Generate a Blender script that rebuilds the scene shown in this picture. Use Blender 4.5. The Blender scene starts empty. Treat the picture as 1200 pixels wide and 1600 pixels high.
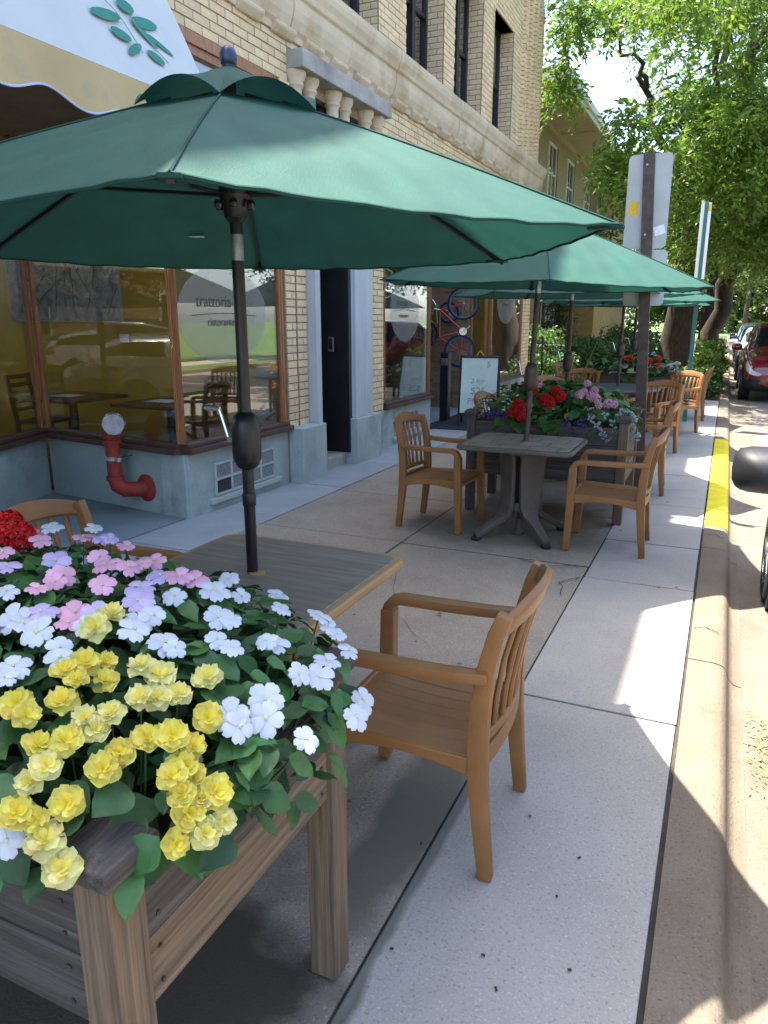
import bpy, bmesh, math, random
import numpy as np
from mathutils import Vector, Matrix, Euler
PI = math.pi
random.seed(7)
rng = np.random.default_rng(7)
SC = bpy.context.scene
COL = SC.collection

# ------------------------------------------------------------------ camera
H = 1.6
FPX, CX, CY, VX, VY = 1150.0, 600.0, 800.0, 1140.0, 500.0      # photograph 1200 x 1600
_Y = np.array([VX - CX, VY - CY, FPX]); _Y /= np.linalg.norm(_Y)
_U = np.cross(np.array([1., 0, 0]), _Y); _U /= np.linalg.norm(_U)
if _U[1] > 0: _U = -_U
_X = np.cross(_Y, _U)
if _X[0] < 0: _X = -_X
R = np.array([_X, _Y, _U])
def ray(px, py): return R @ np.array([px - CX, py - CY, FPX])
def proj(p):
    c = R.T @ np.array([p[0], p[1], p[2] - H])
    return (CX + FPX * c[0] / c[2], CY + FPX * c[1] / c[2], c[2])
cam = bpy.data.cameras.new('camera')
cam.sensor_fit = 'HORIZONTAL'; cam.sensor_width = 36; cam.lens = 36 * FPX / 1200
cam.clip_start = 0.05; cam.clip_end = 1500
co = bpy.data.objects.new('camera', cam); COL.objects.link(co)
M = Matrix.Identity(4)
for i in range(3):
    M[i][0] = R[i][0]; M[i][1] = -R[i][1]; M[i][2] = -R[i][2]
M[2][3] = H
co.matrix_world = M
SC.camera = co

# ------------------------------------------------------------------ light
SUN_TO = Vector((-0.355, 0.05, 1.0)).normalized()
EXPOSURE = 2.6
world = bpy.data.worlds.new('World'); SC.world = world; world.use_nodes = True
wn = world.node_tree.nodes; wl = world.node_tree.links
bg = wn['Background']
sky = wn.new('ShaderNodeTexSky'); sky.sky_type = 'NISHITA'; sky.sun_disc = False
sky.sun_elevation = math.asin(SUN_TO.z)
sky.sun_rotation = math.atan2(SUN_TO.x, SUN_TO.y)
sky.air_density = 0.8; sky.dust_density = 2.0; sky.ozone_density = 0.6
tc = wn.new('ShaderNodeTexCoord'); cn = wn.new('ShaderNodeTexNoise')
cn.inputs['Scale'].default_value = 5.0; cn.inputs['Detail'].default_value = 6; cn.inputs['Roughness'].default_value = .62
cr = wn.new('ShaderNodeValToRGB'); cr.color_ramp.elements[0].position = .56; cr.color_ramp.elements[1].position = .74
mx = wn.new('ShaderNodeMixRGB'); mx.inputs[2].default_value = (2.6, 2.75, 3.0, 1)
wl.new(tc.outputs['Generated'], cn.inputs['Vector']); wl.new(cn.outputs['Fac'], cr.inputs[0])
wl.new(cr.outputs[0], mx.inputs[0]); wl.new(sky.outputs[0], mx.inputs[1]); wl.new(mx.outputs[0], bg.inputs[0])
bg.inputs[1].default_value = 0.135
sl = bpy.data.lights.new('sun', 'SUN'); sl.energy = 3.6; sl.angle = math.radians(0.53); sl.color = (1, .94, .85)
so = bpy.data.objects.new('sun', sl); COL.objects.link(so)
so.rotation_euler = SUN_TO.to_track_quat('Z', 'Y').to_euler(); so.location = (-6, 0, 20)
vs = SC.view_settings
vs.view_transform = 'Standard'; vs.look = 'None'; vs.gamma = 1; vs.use_curve_mapping = False; vs.exposure = EXPOSURE
SC.cycles.max_bounces = 8; SC.cycles.diffuse_bounces = 4; SC.cycles.transparent_max_bounces = 12
SC.cycles.caustics_reflective = False; SC.cycles.caustics_refractive = False

# ------------------------------------------------------------------ materials
MATS = {}
def srgb(r, g, b):
    f = lambda c: (c / 255 / 12.92) if c / 255 < .04045 else ((c / 255 + .055) / 1.055) ** 2.4
    return (f(r), f(g), f(b))
def mat(name, col, rough=.65, var=.18, scale=6., bump=0., bscale=80., metal=0., spec=.4, stretch=None,
        second=None, second_amt=.5, s2scale=1.3, island=0., hue=None, detail=4., coat=0., speck=0., trans=None, generated=False, stain=None):
    m = bpy.data.materials.new(name); m.use_nodes = True; MATS[name] = m
    N = m.node_tree.nodes; L = m.node_tree.links
    p = N['Principled BSDF']
    p.inputs['Roughness'].default_value = rough; p.inputs['Metallic'].default_value = metal
    p.inputs['Specular IOR Level'].default_value = spec
    if coat: p.inputs['Coat Weight'].default_value = coat; p.inputs['Coat Roughness'].default_value = .04
    t = N.new('ShaderNodeTexCoord'); src = t.outputs['Object']
    if stretch:
        mp = N.new('ShaderNodeMapping'); mp.inputs['Scale'].default_value = stretch
        L.new(src, mp.inputs[0]); src = mp.outputs[0]
    def noise(sc, det=detail, rgh=.6):
        n = N.new('ShaderNodeTexNoise'); n.inputs['Scale'].default_value = sc
        n.inputs['Detail'].default_value = det; n.inputs['Roughness'].default_value = rgh
        L.new(src, n.inputs['Vector']); return n.outputs['Fac']
    def mix(fac, a, b, mode='MIX', facv=None):
        x = N.new('ShaderNodeMixRGB'); x.blend_type = mode
        if fac is not None: L.new(fac, x.inputs[0])
        else: x.inputs[0].default_value = facv
        for k, v in ((1, a), (2, b)):
            if isinstance(v, tuple): x.inputs[k].default_value = (*v[:3], 1)
            else: L.new(v, x.inputs[k])
        return x.outputs[0]
    def ramp(fac, lo, hi):
        r = N.new('ShaderNodeMapRange'); r.inputs[1].default_value = lo; r.inputs[2].default_value = hi
        L.new(fac, r.inputs[0]); return r.outputs[0]
    a = tuple(max(0, c * (1 - var)) for c in col); b = tuple(min(1, c * (1 + var)) for c in col)
    out = mix(ramp(noise(scale), .3, .7), a, b)
    if second is not None:
        out = mix(ramp(noise(s2scale, 5), .62 - .25 * second_amt, .72), out, second)
    if speck:
        out = mix(ramp(noise(95, 3), .56, .70), out, tuple(c * (1 - speck) for c in col))
        out = mix(ramp(noise(130, 2), .58, .72), out, tuple(min(1, c * (1 + speck)) for c in col))
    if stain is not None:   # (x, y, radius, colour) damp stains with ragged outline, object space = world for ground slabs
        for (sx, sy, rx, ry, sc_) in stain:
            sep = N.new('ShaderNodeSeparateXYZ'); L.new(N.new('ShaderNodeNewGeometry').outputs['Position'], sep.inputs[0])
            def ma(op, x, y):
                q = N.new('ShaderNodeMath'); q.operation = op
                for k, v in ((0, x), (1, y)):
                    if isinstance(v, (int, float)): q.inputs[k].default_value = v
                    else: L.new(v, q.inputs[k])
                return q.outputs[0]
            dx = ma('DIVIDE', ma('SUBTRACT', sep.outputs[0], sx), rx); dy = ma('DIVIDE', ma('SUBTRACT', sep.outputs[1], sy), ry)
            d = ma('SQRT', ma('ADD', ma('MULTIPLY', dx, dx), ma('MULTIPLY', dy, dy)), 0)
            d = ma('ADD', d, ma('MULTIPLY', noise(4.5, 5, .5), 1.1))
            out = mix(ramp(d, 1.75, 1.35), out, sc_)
    if island:
        g = N.new('ShaderNodeNewGeometry'); oi = N.new('ShaderNodeObjectInfo')
        ad = N.new('ShaderNodeMath'); ad.operation = 'ADD'; L.new(g.outputs['Random Per Island'], ad.inputs[0]); L.new(oi.outputs['Random'], ad.inputs[1])
        fr = N.new('ShaderNodeMath'); fr.operation = 'FRACT'; L.new(ad.outputs[0], fr.inputs[0])
        hs = N.new('ShaderNodeHueSaturation')
        mr = N.new('ShaderNodeMapRange'); mr.inputs[3].default_value = 1 - island; mr.inputs[4].default_value = 1 + island
        L.new(fr.outputs[0], mr.inputs[0]); L.new(mr.outputs[0], hs.inputs['Value']); L.new(out, hs.inputs['Color'])
        if hue:
            m2 = N.new('ShaderNodeMath'); m2.operation = 'MULTIPLY'; m2.inputs[1].default_value = 7.31; L.new(fr.outputs[0], m2.inputs[0])
            f2 = N.new('ShaderNodeMath'); f2.operation = 'FRACT'; L.new(m2.outputs[0], f2.inputs[0])
            m3 = N.new('ShaderNodeMapRange'); m3.inputs[3].default_value = .5 - hue; m3.inputs[4].default_value = .5 + hue
            L.new(f2.outputs[0], m3.inputs[0]); L.new(m3.outputs[0], hs.inputs['Hue'])
        out = hs.outputs[0]
    L.new(out, p.inputs['Base Color'])
    if bump:
        bn = N.new('ShaderNodeBump'); bn.inputs['Strength'].default_value = bump; bn.inputs['Distance'].default_value = .004
        L.new(noise(bscale, 4), bn.inputs['Height']); L.new(bn.outputs[0], p.inputs['Normal'])
    if trans:
        tr = N.new('ShaderNodeBsdfTranslucent'); L.new(out, tr.inputs[0])
        ms = N.new('ShaderNodeMixShader'); ms.inputs[0].default_value = trans
        L.new(p.outputs[0], ms.inputs[1]); L.new(tr.outputs[0], ms.inputs[2])
        L.new(ms.outputs[0], N['Material Output'].inputs[0])
    return m
def glassmat(name, tint=(.8, .82, .8), refl=1.0, ior=1.5):
    m = bpy.data.materials.new(name); m.use_nodes = True; MATS[name] = m
    N = m.node_tree.nodes; L = m.node_tree.links; N.remove(N['Principled BSDF'])
    tr = N.new('ShaderNodeBsdfTransparent'); tr.inputs[0].default_value = (*tint, 1)
    gl = N.new('ShaderNodeBsdfGlossy'); gl.inputs['Roughness'].default_value = 0.003; gl.inputs[0].default_value = (1, 1, 1, 1)
    fr = N.new('ShaderNodeFresnel'); gm = N.new('ShaderNodeNewGeometry'); mi_ = N.new('ShaderNodeMapRange'); mi_.inputs[3].default_value = ior; mi_.inputs[4].default_value = 1 / ior
    L.new(gm.outputs['Backfacing'], mi_.inputs[0]); L.new(mi_.outputs[0], fr.inputs[0])
    mu = N.new('ShaderNodeMath'); mu.operation = 'MULTIPLY'; mu.inputs[1].default_value = refl; mu.use_clamp = True
    ms = N.new('ShaderNodeMixShader')
    nz = N.new('ShaderNodeTexNoise'); nz.inputs['Scale'].default_value = .9
    tcx = N.new('ShaderNodeTexCoord'); L.new(tcx.outputs['Object'], nz.inputs[0])
    bp = N.new('ShaderNodeBump'); bp.inputs['Strength'].default_value = .05; bp.inputs['Distance'].default_value = .02
    L.new(nz.outputs[0], bp.inputs['Height']); L.new(bp.outputs[0], gl.inputs['Normal'])
    L.new(fr.outputs[0], mu.inputs[0]); L.new(mu.outputs[0], ms.inputs[0]); L.new(tr.outputs[0], ms.inputs[1]); L.new(gl.outputs[0], ms.inputs[2])
    L.new(ms.outputs[0], N['Material Output'].inputs[0]); return m
MT = MATS
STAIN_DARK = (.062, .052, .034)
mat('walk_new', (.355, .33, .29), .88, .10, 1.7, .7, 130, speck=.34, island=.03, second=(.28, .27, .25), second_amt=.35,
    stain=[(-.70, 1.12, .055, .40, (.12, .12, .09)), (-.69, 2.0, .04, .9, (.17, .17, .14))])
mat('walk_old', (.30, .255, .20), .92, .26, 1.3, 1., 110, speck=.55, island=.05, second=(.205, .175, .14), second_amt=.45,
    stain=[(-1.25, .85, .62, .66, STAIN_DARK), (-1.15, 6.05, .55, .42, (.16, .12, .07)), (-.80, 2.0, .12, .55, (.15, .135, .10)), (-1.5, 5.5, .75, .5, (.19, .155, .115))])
mat('bluestone', (.27, .295, .30), .8, .12, 2.5, .25, 90, speck=.12, island=.05)
mat('entry_stone', (.20, .25, .26), .8, .15, 2., .2, 70)
mat('kerb', (.17, .138, .10), .92, .14, 3., .9, 95, speck=.4, second=(.14, .11, .08), second_amt=.4, s2scale=2.5)
mat('gutter', (.165, .137, .105), .92, .16, 2.6, .9, 95, speck=.4, second=(.13, .10, .075), second_amt=.55, s2scale=1.8)
mat('road', (.175, .155, .133), .92, .12, .8, .6, 60, speck=.35, second=(.17, .145, .125), second_amt=.4, s2scale=.35)
mat('gum', (.13, .12, .105), .9, .3, 30)
mat('joint', (.045, .04, .03), .95, .4, 9)
mat('yellow_paint', (.66, .54, .01), .75, .12, 6, .5, 95, second=(.55, .44, .05), second_amt=.2, s2scale=8)
mat('soil', (.035, .022, .012), .95, .4, 14, .8, 40)
mat('grass', (.07, .12, .02), .9, .35, 5)
mat('brick', (.66, .51, .31), .8, .10, 3., .3, 60, island=.09, hue=.008, second=(.42, .31, .18), second_amt=.15, s2scale=5)
mat('brick_far', (.42, .30, .17), .8, .12, 3., .3, 60, island=.16, hue=.012)
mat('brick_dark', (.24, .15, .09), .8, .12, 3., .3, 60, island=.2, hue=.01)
mat('mortar', (.26, .20, .13), .95, .2, 8)
mat('limestone', (.56, .47, .34), .85, .14, 2.6, .4, 40, second=(.36, .27, .15), second_amt=.5, s2scale=1.7)
mat('grey_stone', (.33, .315, .29), .85, .2, 4, .4, 40, second=(.20, .185, .17), second_amt=.4)
mat('base_paint', (.35, .41, .39), .8, .16, 2, .5, 45, second=(.19, .245, .24), second_amt=.6, s2scale=2.2, speck=.2)
mat('pilaster_paint', (.42, .45, .47), .65, .1, 2.5, .15, 50, second=(.40, .45, .48), second_amt=.4, stretch=(3, 3, .7))
mat('frame_wood', (.30, .125, .05), .45, .35, 5, .15, 90, stretch=(12, 12, 1.2), coat=.2)
mat('frame_dark', (.075, .04, .03), .5, .3, 5, .15, 90)
mat('black_paint', (.012, .012, .014), .4, .3, 5, .1, 60)
mat('black_metal', (.012, .012, .013), .38, .3, 8, .05, 120)
mat('bronze_metal', (.075, .055, .045), .5, .4, 12, .2, 120, metal=.3)
mat('white_paint', (.75, .75, .73), .55, .06, 5)
mat('chrome', (.6, .6, .62), .25, .15, 9, .1, 90, metal=.9)
mat('cap_metal', (.34, .36, .40), .35, .3, 20, .2, 60, metal=.8)
mat('galv', (.42, .42, .415), .5, .12, 4, .1, 60, metal=.35)
mat('sign_green', (.05, .16, .13), .5, .2, 4)
mat('sticker_yellow', (.75, .45, .02), .5, .15, 40)
mat('sticker_white', (.75, .78, .82), .5, .12, 40)
mat('hydrant_red', (.32, .032, .018), .6, .35, 9, .6, 40, second=(.12, .035, .025), second_amt=.6, s2scale=9)
mat('resin', (.26, .118, .038), .45, .17, 5, .3, 120, spec=.45, island=.03)
mat('resin_old', (.40, .185, .06), .45, .1, 9, .15, 160, spec=.45)
mat('table_wood', (.225, .18, .14), .5, .28, 3.2, .1, 120, stretch=(1.2, 14, 1), detail=7)
mat('table_edge_tan', (.42, .24, .10), .45, .08, 7, .05, 100)
mat('table_brown', (.105, .085, .068), .5, .15, 7, .15, 110)
mat('table_grey', (.09, .11, .14), .5, .15, 7, .05, 110)
def tiletop(name, a, b, grid):
    m = mat(name, a, .45, .2, 16, .05, 90, detail=6)
    N = m.node_tree.nodes; L = m.node_tree.links; p = N['Principled BSDF']
    br = N.new('ShaderNodeTexBrick'); t = N.new('ShaderNodeTexCoord'); L.new(t.outputs['Object'], br.inputs[0])
    br.inputs['Scale'].default_value = grid; br.inputs['Mortar Size'].default_value = .018; br.offset = .5
    br.inputs['Color1'].default_value = (1, 1, 1, 1); br.inputs['Color2'].default_value = (.72, .7, .66, 1); br.inputs['Mortar'].default_value = (.45, .42, .38, 1)
    br.inputs['Brick Width'].default_value = .55; br.inputs['Row Height'].default_value = .5
    old = p.inputs['Base Color'].links[0].from_socket
    x = N.new('ShaderNodeMixRGB'); x.blend_type = 'MULTIPLY'; x.inputs[0].default_value = 1
    L.new(old, x.inputs[1]); L.new(br.outputs[0], x.inputs[2]); L.new(x.outputs[0], p.inputs['Base Color'])
tiletop('table_tile', (.34, .285, .22), None, 2.6)
mat('canvas', (.017, .083, .060), .7, .14, 5, .4, 220, spec=.4, trans=.20)
mat('canvas_dark', (.018, .06, .047), .8, .06, 30, .25, 420, spec=.15, trans=.12)
mat('awning_cloth', (.62, .66, .66), .8, .04, 3, .1, 300, trans=.25)
mat('valance_cloth', (.66, .52, .27), .8, .07, 3, .15, 200, trans=.30, second=(.5, .44, .3), second_amt=.25, s2scale=3)
mat('print_green', (.03, .20, .15), .8, .1, 10)
mat('piping_blue', (.45, .5, .75), .7, .1, 5)
for ax, st in (('x', (1.1, 34, 34)), ('y', (34, 1.1, 34)), ('z', (34, 34, 1.1))):
    mat('wood_grey_' + ax, (.088, .076, .067), .88, .6, 2.4, .8, 7, stretch=st, detail=8, second=(.06, .05, .043), second_amt=.5, s2scale=1.1, island=.1)
    mat('wood_tan_' + ax, (.165, .115, .072), .88, .55, 2.4, 1., 7, stretch=st, detail=8, second=(.10, .08, .064), second_amt=.55, s2scale=1.1, island=.1)
mat('wood_cap', (.085, .073, .064), .85, .55, 2.4, 1., 7, stretch=(46, 1.5, 46), detail=9)
mat('leaf', (.055, .15, .035), .42, .3, 18, .3, 40, spec=.45, trans=.16, island=.28, hue=.02)
mat('leaf_dark', (.03, .085, .025), .5, .3, 18, .3, 40, spec=.4, trans=.12, island=.3, hue=.02)
mat('leaf_lime', (.14, .22, .03), .5, .3, 18, trans=.25, island=.25, hue=.02)
mat('leaf_shrub', (.075, .15, .03), .5, .3, 8, trans=.25, island=.35, hue=.025)
mat('leaf_hedge', (.05, .115, .03), .55, .3, 8, trans=.2, island=.35, hue=.02)
mat('leaf_conifer', (.018, .045, .016), .6, .3, 8, trans=.1, island=.35, hue=.02)
mat('leaf_tree', (.14, .23, .032), .5, .25, 2.0, trans=.45, island=.38, hue=.022)
mat('leaf_tree_far', (.15, .215, .045), .5, .25, 1.0, trans=.35, island=.35, hue=.025)
mat('bark', (.055, .04, .03), .95, .45, 5, 1., 14, stretch=(4, 4, 1))
mat('stem', (.05, .10, .03), .6, .2, 9)
mat('petal_white', (.60, .64, .70), .6, .06, 60, trans=.25, island=.06)
mat('petal_pink', (.80, .44, .58), .6, .12, 20, trans=.25, island=.1, hue=.015)
mat('petal_lilac', (.60, .50, .76), .6, .1, 20, trans=.25, island=.1, hue=.015)
mat('petal_yellow', (.78, .66, .08), .6, .10, 20, trans=.25, island=.08, hue=.012)
mat('petal_cream', (.78, .74, .33), .6, .10, 20, trans=.25, island=.1, hue=.015)
mat('petal_lemon', (.78, .70, .16), .6, .10, 20, trans=.25, island=.08, hue=.012)
mat('petal_red', (.62, .012, .012), .55, .2, 20, trans=.2, island=.2)
mat('petal_hotpink', (.75, .09, .28), .6, .15, 20, trans=.25, island=.15)
mat('petal_purple', (.22, .09, .42), .6, .15, 20, trans=.2, island=.2)
mat('flower_eye', (.55, .6, .25), .6, .1, 20)
mat('wall_yellow', (.40, .24, .025), .8, .12, 2.0, .1, 40)
mat('wall_dim', (.24, .18, .13), .85, .2, 3)
mat('ceiling_dim', (.5, .47, .4), .9, .1, 3)
mat('floor_dim', (.16, .12, .08), .6, .25, 6)
mat('wood_inside', (.05, .022, .012), .45, .3, 6, stretch=(8, 8, 1))
mat('paper_white', (.7, .7, .68), .8, .04, 20)
mat('rubber', (.015, .015, .016), .8, .3, 14, .3, 90)
mat('mat_blue', (.016, .018, .028), .95, .3, 40, .6, 150)
mat('car_glass', (.012, .014, .016), .05, .1, 3, spec=.6, coat=.3)
mat('lens_clear', (.55, .57, .58), .12, .2, 14, spec=.6, coat=.6)
mat('lens_red', (.4, .01, .01), .15, .2, 14, coat=.6)
mat('car_trim', (.014, .014, .015), .55, .3, 9, .2, 150)
mat('paint_red', (.16, .006, .018), .22, .08, 3, coat=.9, spec=.5)
mat('paint_silver', (.42, .43, .44), .25, .04, 3, metal=.45, coat=.8)
mat('paint_blue', (.06, .13, .30), .22, .06, 3, coat=.9)
mat('paint_dark', (.03, .034, .04), .2, .06, 3, coat=.9)
mat('paint_white', (.62, .63, .64), .22, .04, 3, coat=.9)
mat('bike_red', (.35, .02, .03), .3, .2, 9, coat=.5)
mat('bike_blue', (.03, .09, .35), .3, .2, 9, coat=.5)
mat('bike_green', (.10, .28, .05), .3, .2, 9, coat=.5)
mat('ext_red', (.45, .02, .015), .35, .15, 9, coat=.4)
mat('board_chalk', (.50, .60, .53), .6, .10, 3, second=(.42, .52, .66), second_amt=.5, s2scale=1.5)
mat('ink_grey', (.24, .33, .33), .8, .1, 20)
mat('ink_dark', (.06, .06, .055), .7, .1, 20)
mat('neon_tube', (.55, .62, .66), .3, .1, 20)
mat('frost', (.42, .44, .42), .9, .05, 8)
mat('stucco', (.52, .42, .26), .9, .06, 4)
mat('white_brick', (.52, .55, .56), .85, .1, 5, .3, 50, island=.1)
mat('curtain', (.5, .5, .5), .9, .15, 3, stretch=(20, 20, 1))
mat('roof_felt', (.08, .08, .08), .95, .2, 4)
mat('cone_orange', (.75, .14, .02), .5, .1, 5)
mat('dry_leaf', (.32, .19, .07), .9, .3, 20, island=.3)
glassmat('shop_glass', (.93, .94, .92), 1.9)
glassmat('house_glass', (.35, .38, .42), 2.2)
# frosted decal on glass: partly see-through white film
def film(name, col, amt):
    m = bpy.data.materials.new(name); m.use_nodes = True; MATS[name] = m
    N = m.node_tree.nodes; L = m.node_tree.links; p = N['Principled BSDF']
    p.inputs['Base Color'].default_value = (*col, 1); p.inputs['Roughness'].default_value = .8
    nz = N.new('ShaderNodeTexNoise'); nz.inputs['Scale'].default_value = 3
    mr = N.new('ShaderNodeMapRange'); mr.inputs[3].default_value = amt - .04; mr.inputs[4].default_value = amt + .04
    L.new(nz.outputs[0], mr.inputs[0]); L.new(mr.outputs[0], p.inputs['Alpha'])
film('decal_film', (.40, .42, .40), .26)
mat('glass_block', (.19, .21, .21), .18, .45, 60, .8, 55, spec=.6)
mat('vent_white', (.38, .42, .41), .7, .1, 6)
# painting: branches on mottled blue grey
m = mat('painting', (.20, .25, .33), .7, .6, 14, .2, 60, detail=10, second=(.06, .075, .11), second_amt=.55, s2scale=5, speck=.7)
# shingles / far brick look for places too far to tell apart
def bricktex(name, c1, c2, mo, scale=1.0):
    m = mat(name, c1, .85, .1, 4, .1, 40)
    N = m.node_tree.nodes; L = m.node_tree.links; p = N['Principled BSDF']
    br = N.new('ShaderNodeTexBrick'); t = N.new('ShaderNodeTexCoord')
    mp = N.new('ShaderNodeMapping'); mp.inputs['Rotation'].default_value = (PI / 2, 0, PI / 2)
    sx = N.new('ShaderNodeSeparateXYZ'); cb = N.new('ShaderNodeCombineXYZ'); ad = N.new('ShaderNodeMath'); ad.operation = 'ADD'
    L.new(t.outputs['Object'], sx.inputs[0]); L.new(sx.outputs[0], ad.inputs[0]); L.new(sx.outputs[1], ad.inputs[1])
    L.new(ad.outputs[0], cb.inputs[0]); L.new(sx.outputs[2], cb.inputs[1]); L.new(cb.outputs[0], br.inputs[0])
    br.inputs['Scale'].default_value = scale; br.inputs['Brick Width'].default_value = .21; br.inputs['Row Height'].default_value = .075
    br.inputs['Mortar Size'].default_value = .007
    br.inputs['Color1'].default_value = (*c1, 1); br.inputs['Color2'].default_value = (*c2, 1); br.inputs['Mortar'].default_value = (*mo, 1)
    L.new(br.outputs[0], p.inputs['Base Color'])
bricktex('brick_tex', (.56, .44, .28), (.48, .36, .22), (.22, .17, .11))
bricktex('brick_tex_tan', (.40, .29, .17), (.33, .23, .13), (.36, .30, .22))
bricktex('brick_tex_sunlit', (.44, .29, .10), (.36, .22, .07), (.30, .22, .12))  # house brick with sunlight put into its golden colour
bricktex('brick_tex_cream', (.52, .47, .33), (.46, .41, .28), (.33, .29, .20))
bricktex('brick_tex_red', (.46, .36, .25), (.40, .30, .20), (.3, .26, .22))

# ------------------------------------------------------------------ mesh helpers
class MB:
    def __init__(s): s.v = []; s.f = []; s.mi = []
    def add(s, vs, fs, mi=0):
        o = len(s.v); s.v += [tuple(map(float, p)) for p in vs]; s.f += [tuple(o + i for i in f) for f in fs]; s.mi += [mi] * len(fs)
        return s
    def box(s, x0, x1, y0, y1, z0, z1, mi=0):
        vs = [(x, y, z) for z in (z0, z1) for y in (y0, y1) for x in (x0, x1)]
        return s.add(vs, [(0, 2, 3, 1), (4, 5, 7, 6), (0, 1, 5, 4), (2, 6, 7, 3), (0, 4, 6, 2), (1, 3, 7, 5)], mi)
    def obox(s, c, u, v, w, mi=0):      # centre and three half vectors
        c, u, v, w = map(Vector, (c, u, v, w))
        vs = [c + a * u + b * v + d * w for d in (-1, 1) for b in (-1, 1) for a in (-1, 1)]
        fs = [(0, 2, 3, 1), (4, 5, 7, 6), (0, 1, 5, 4), (2, 6, 7, 3), (0, 4, 6, 2), (1, 3, 7, 5)]
        if u.cross(v).dot(w) < 0: fs = [tuple(reversed(f)) for f in fs]
        return s.add(vs, fs, mi)
    def tube(s, path, rad, n=10, cap=True, mi=0):
        path = [Vector(p) for p in path]; k = len(path)
        if not isinstance(rad, (list, tuple)): rad = [rad] * k
        t0 = (path[1] - path[0]).normalized()
        up = Vector((0, 0, 1)) if abs(t0.z) < .9 else Vector((1, 0, 0))
        nrm = (up - up.dot(t0) * t0).normalized()
        vs = []; fs = []
        for i, p in enumerate(path):
            t = (path[min(i + 1, k - 1)] - path[max(i - 1, 0)]).normalized()
            nrm = (nrm - nrm.dot(t) * t).normalized(); b = t.cross(nrm)
            for j in range(n):
                a = 2 * PI * j / n; vs.append(p + rad[i] * (math.cos(a) * nrm + math.sin(a) * b))
        for i in range(k - 1):
            for j in range(n):
                fs.append((i * n + j, i * n + (j + 1) % n, (i + 1) * n + (j + 1) % n, (i + 1) * n + j))
        if cap: fs.append(tuple(reversed(range(n)))); fs.append(tuple((k - 1) * n + j for j in range(n)))
        return s.add(vs, fs, mi)
    def sweep(s, path, side, w, t, cap=True, mi=0):   # rectangular section, path in a plane, side = constant width direction
        path = [Vector(p) for p in path]; k = len(path); side = Vector(side).normalized()
        if not isinstance(w, (list, tuple)): w = [w] * k
        if not isinstance(t, (list, tuple)): t = [t] * k
        vs = []; fs = []
        for i, p in enumerate(path):
            tg = (path[min(i + 1, k - 1)] - path[max(i - 1, 0)]).normalized(); nn = tg.cross(side).normalized()
            a, b = w[i] / 2, t[i] / 2
            vs += [p - a * side - b * nn, p + a * side - b * nn, p + a * side + b * nn, p - a * side + b * nn]
        for i in range(k - 1):
            for j in range(4):
                fs.append((i * 4 + j, i * 4 + (j + 1) % 4, (i + 1) * 4 + (j + 1) % 4, (i + 1) * 4 + j))
        if cap: fs.append((3, 2, 1, 0)); fs.append(tuple((k - 1) * 4 + j for j in range(4)))
        return s.add(vs, fs, mi)
    def lathe(s, prof, c=(0, 0, 0), axis='z', n=20, mi=0):
        vs = []; fs = []; k = len(prof); c = Vector(c)
        for (r, h) in prof:
            for j in range(n):
                a = 2 * PI * j / n; x, y = r * math.cos(a), r * math.sin(a)
                q = {'z': (x, y, h), 'x': (h, x, y), 'y': (y, h, x)}[axis]
                vs.append(c + Vector(q))
        for i in range(k - 1):
            for j in range(n):
                fs.append((i * n + j, i * n + (j + 1) % n, (i + 1) * n + (j + 1) % n, (i + 1) * n + j))
        fs.append(tuple(reversed(range(n)))); fs.append(tuple((k - 1) * n + j for j in range(n)))
        return s.add(vs, fs, mi)
    def prism(s, outline, a, b, axis='y', mi=0):      # outline in the other two axes, extruded from a to b
        n = len(outline)
        def P(u, v, h): return {'y': (u, h, v), 'x': (h, u, v), 'z': (u, v, h)}[axis]
        vs = [P(u, v, a) for u, v in outline] + [P(u, v, b) for u, v in outline]
        fs = [tuple(range(n)), tuple(reversed(range(n, 2 * n)))] + [(i, n + i, n + (i + 1) % n, (i + 1) % n) for i in range(n)]
        return s.add(vs, fs, mi)
    def grid(s, fn, nu, nv, mi=0):
        vs = [fn(i / nu, j / nv) for j in range(nv + 1) for i in range(nu + 1)]
        fs = [(j * (nu + 1) + i, j * (nu + 1) + i + 1, (j + 1) * (nu + 1) + i + 1, (j + 1) * (nu + 1) + i) for j in range(nv) for i in range(nu)]
        return s.add(vs, fs, mi)
    def mesh(s, name, mats, origin=(0, 0, 0), smooth=False, bevel=0, seg=2, fixn=True):
        me = bpy.data.meshes.new(name); o = Vector(origin)
        me.from_pydata([tuple(Vector(p) - o) for p in s.v], [], s.f)
        if not isinstance(mats, (list, tuple)): mats = [mats]
        for m in mats: me.materials.append(MT[m] if isinstance(m, str) else m)
        me.polygons.foreach_set('material_index', s.mi)
        if bevel or fixn:
            bm = bmesh.new(); bm.from_mesh(me)
            if fixn: bmesh.ops.recalc_face_normals(bm, faces=bm.faces[:])
            if bevel:
                es = [e for e in bm.edges if len(e.link_faces) == 2 and e.calc_face_angle(0) > .5]
                bmesh.ops.bevel(bm, geom=es, offset=bevel, segments=seg, profile=.6, affect='EDGES', clamp_overlap=True)
            bm.to_mesh(me); bm.free()
        if smooth:
            me.shade_smooth()
            try: me.set_sharp_from_angle(angle=math.radians(smooth if smooth is not True else 40))
            except Exception: pass
        me.update(); return me
    def build(s, name, mats, parent=None, **k):
        origin = k.pop('origin', None)
        if origin is None: origin = wloc(parent) if parent else (0, 0, 0)
        me = s.mesh(name, mats, origin=origin, **k)
        ob = bpy.data.objects.new(name, me); COL.objects.link(ob)
        if parent: ob.parent = parent
        elif any(origin): ob.location = origin
        return ob
def wloc(o):
    v = Vector((0, 0, 0))
    while o: v += o.location; o = o.parent
    return v
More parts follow.
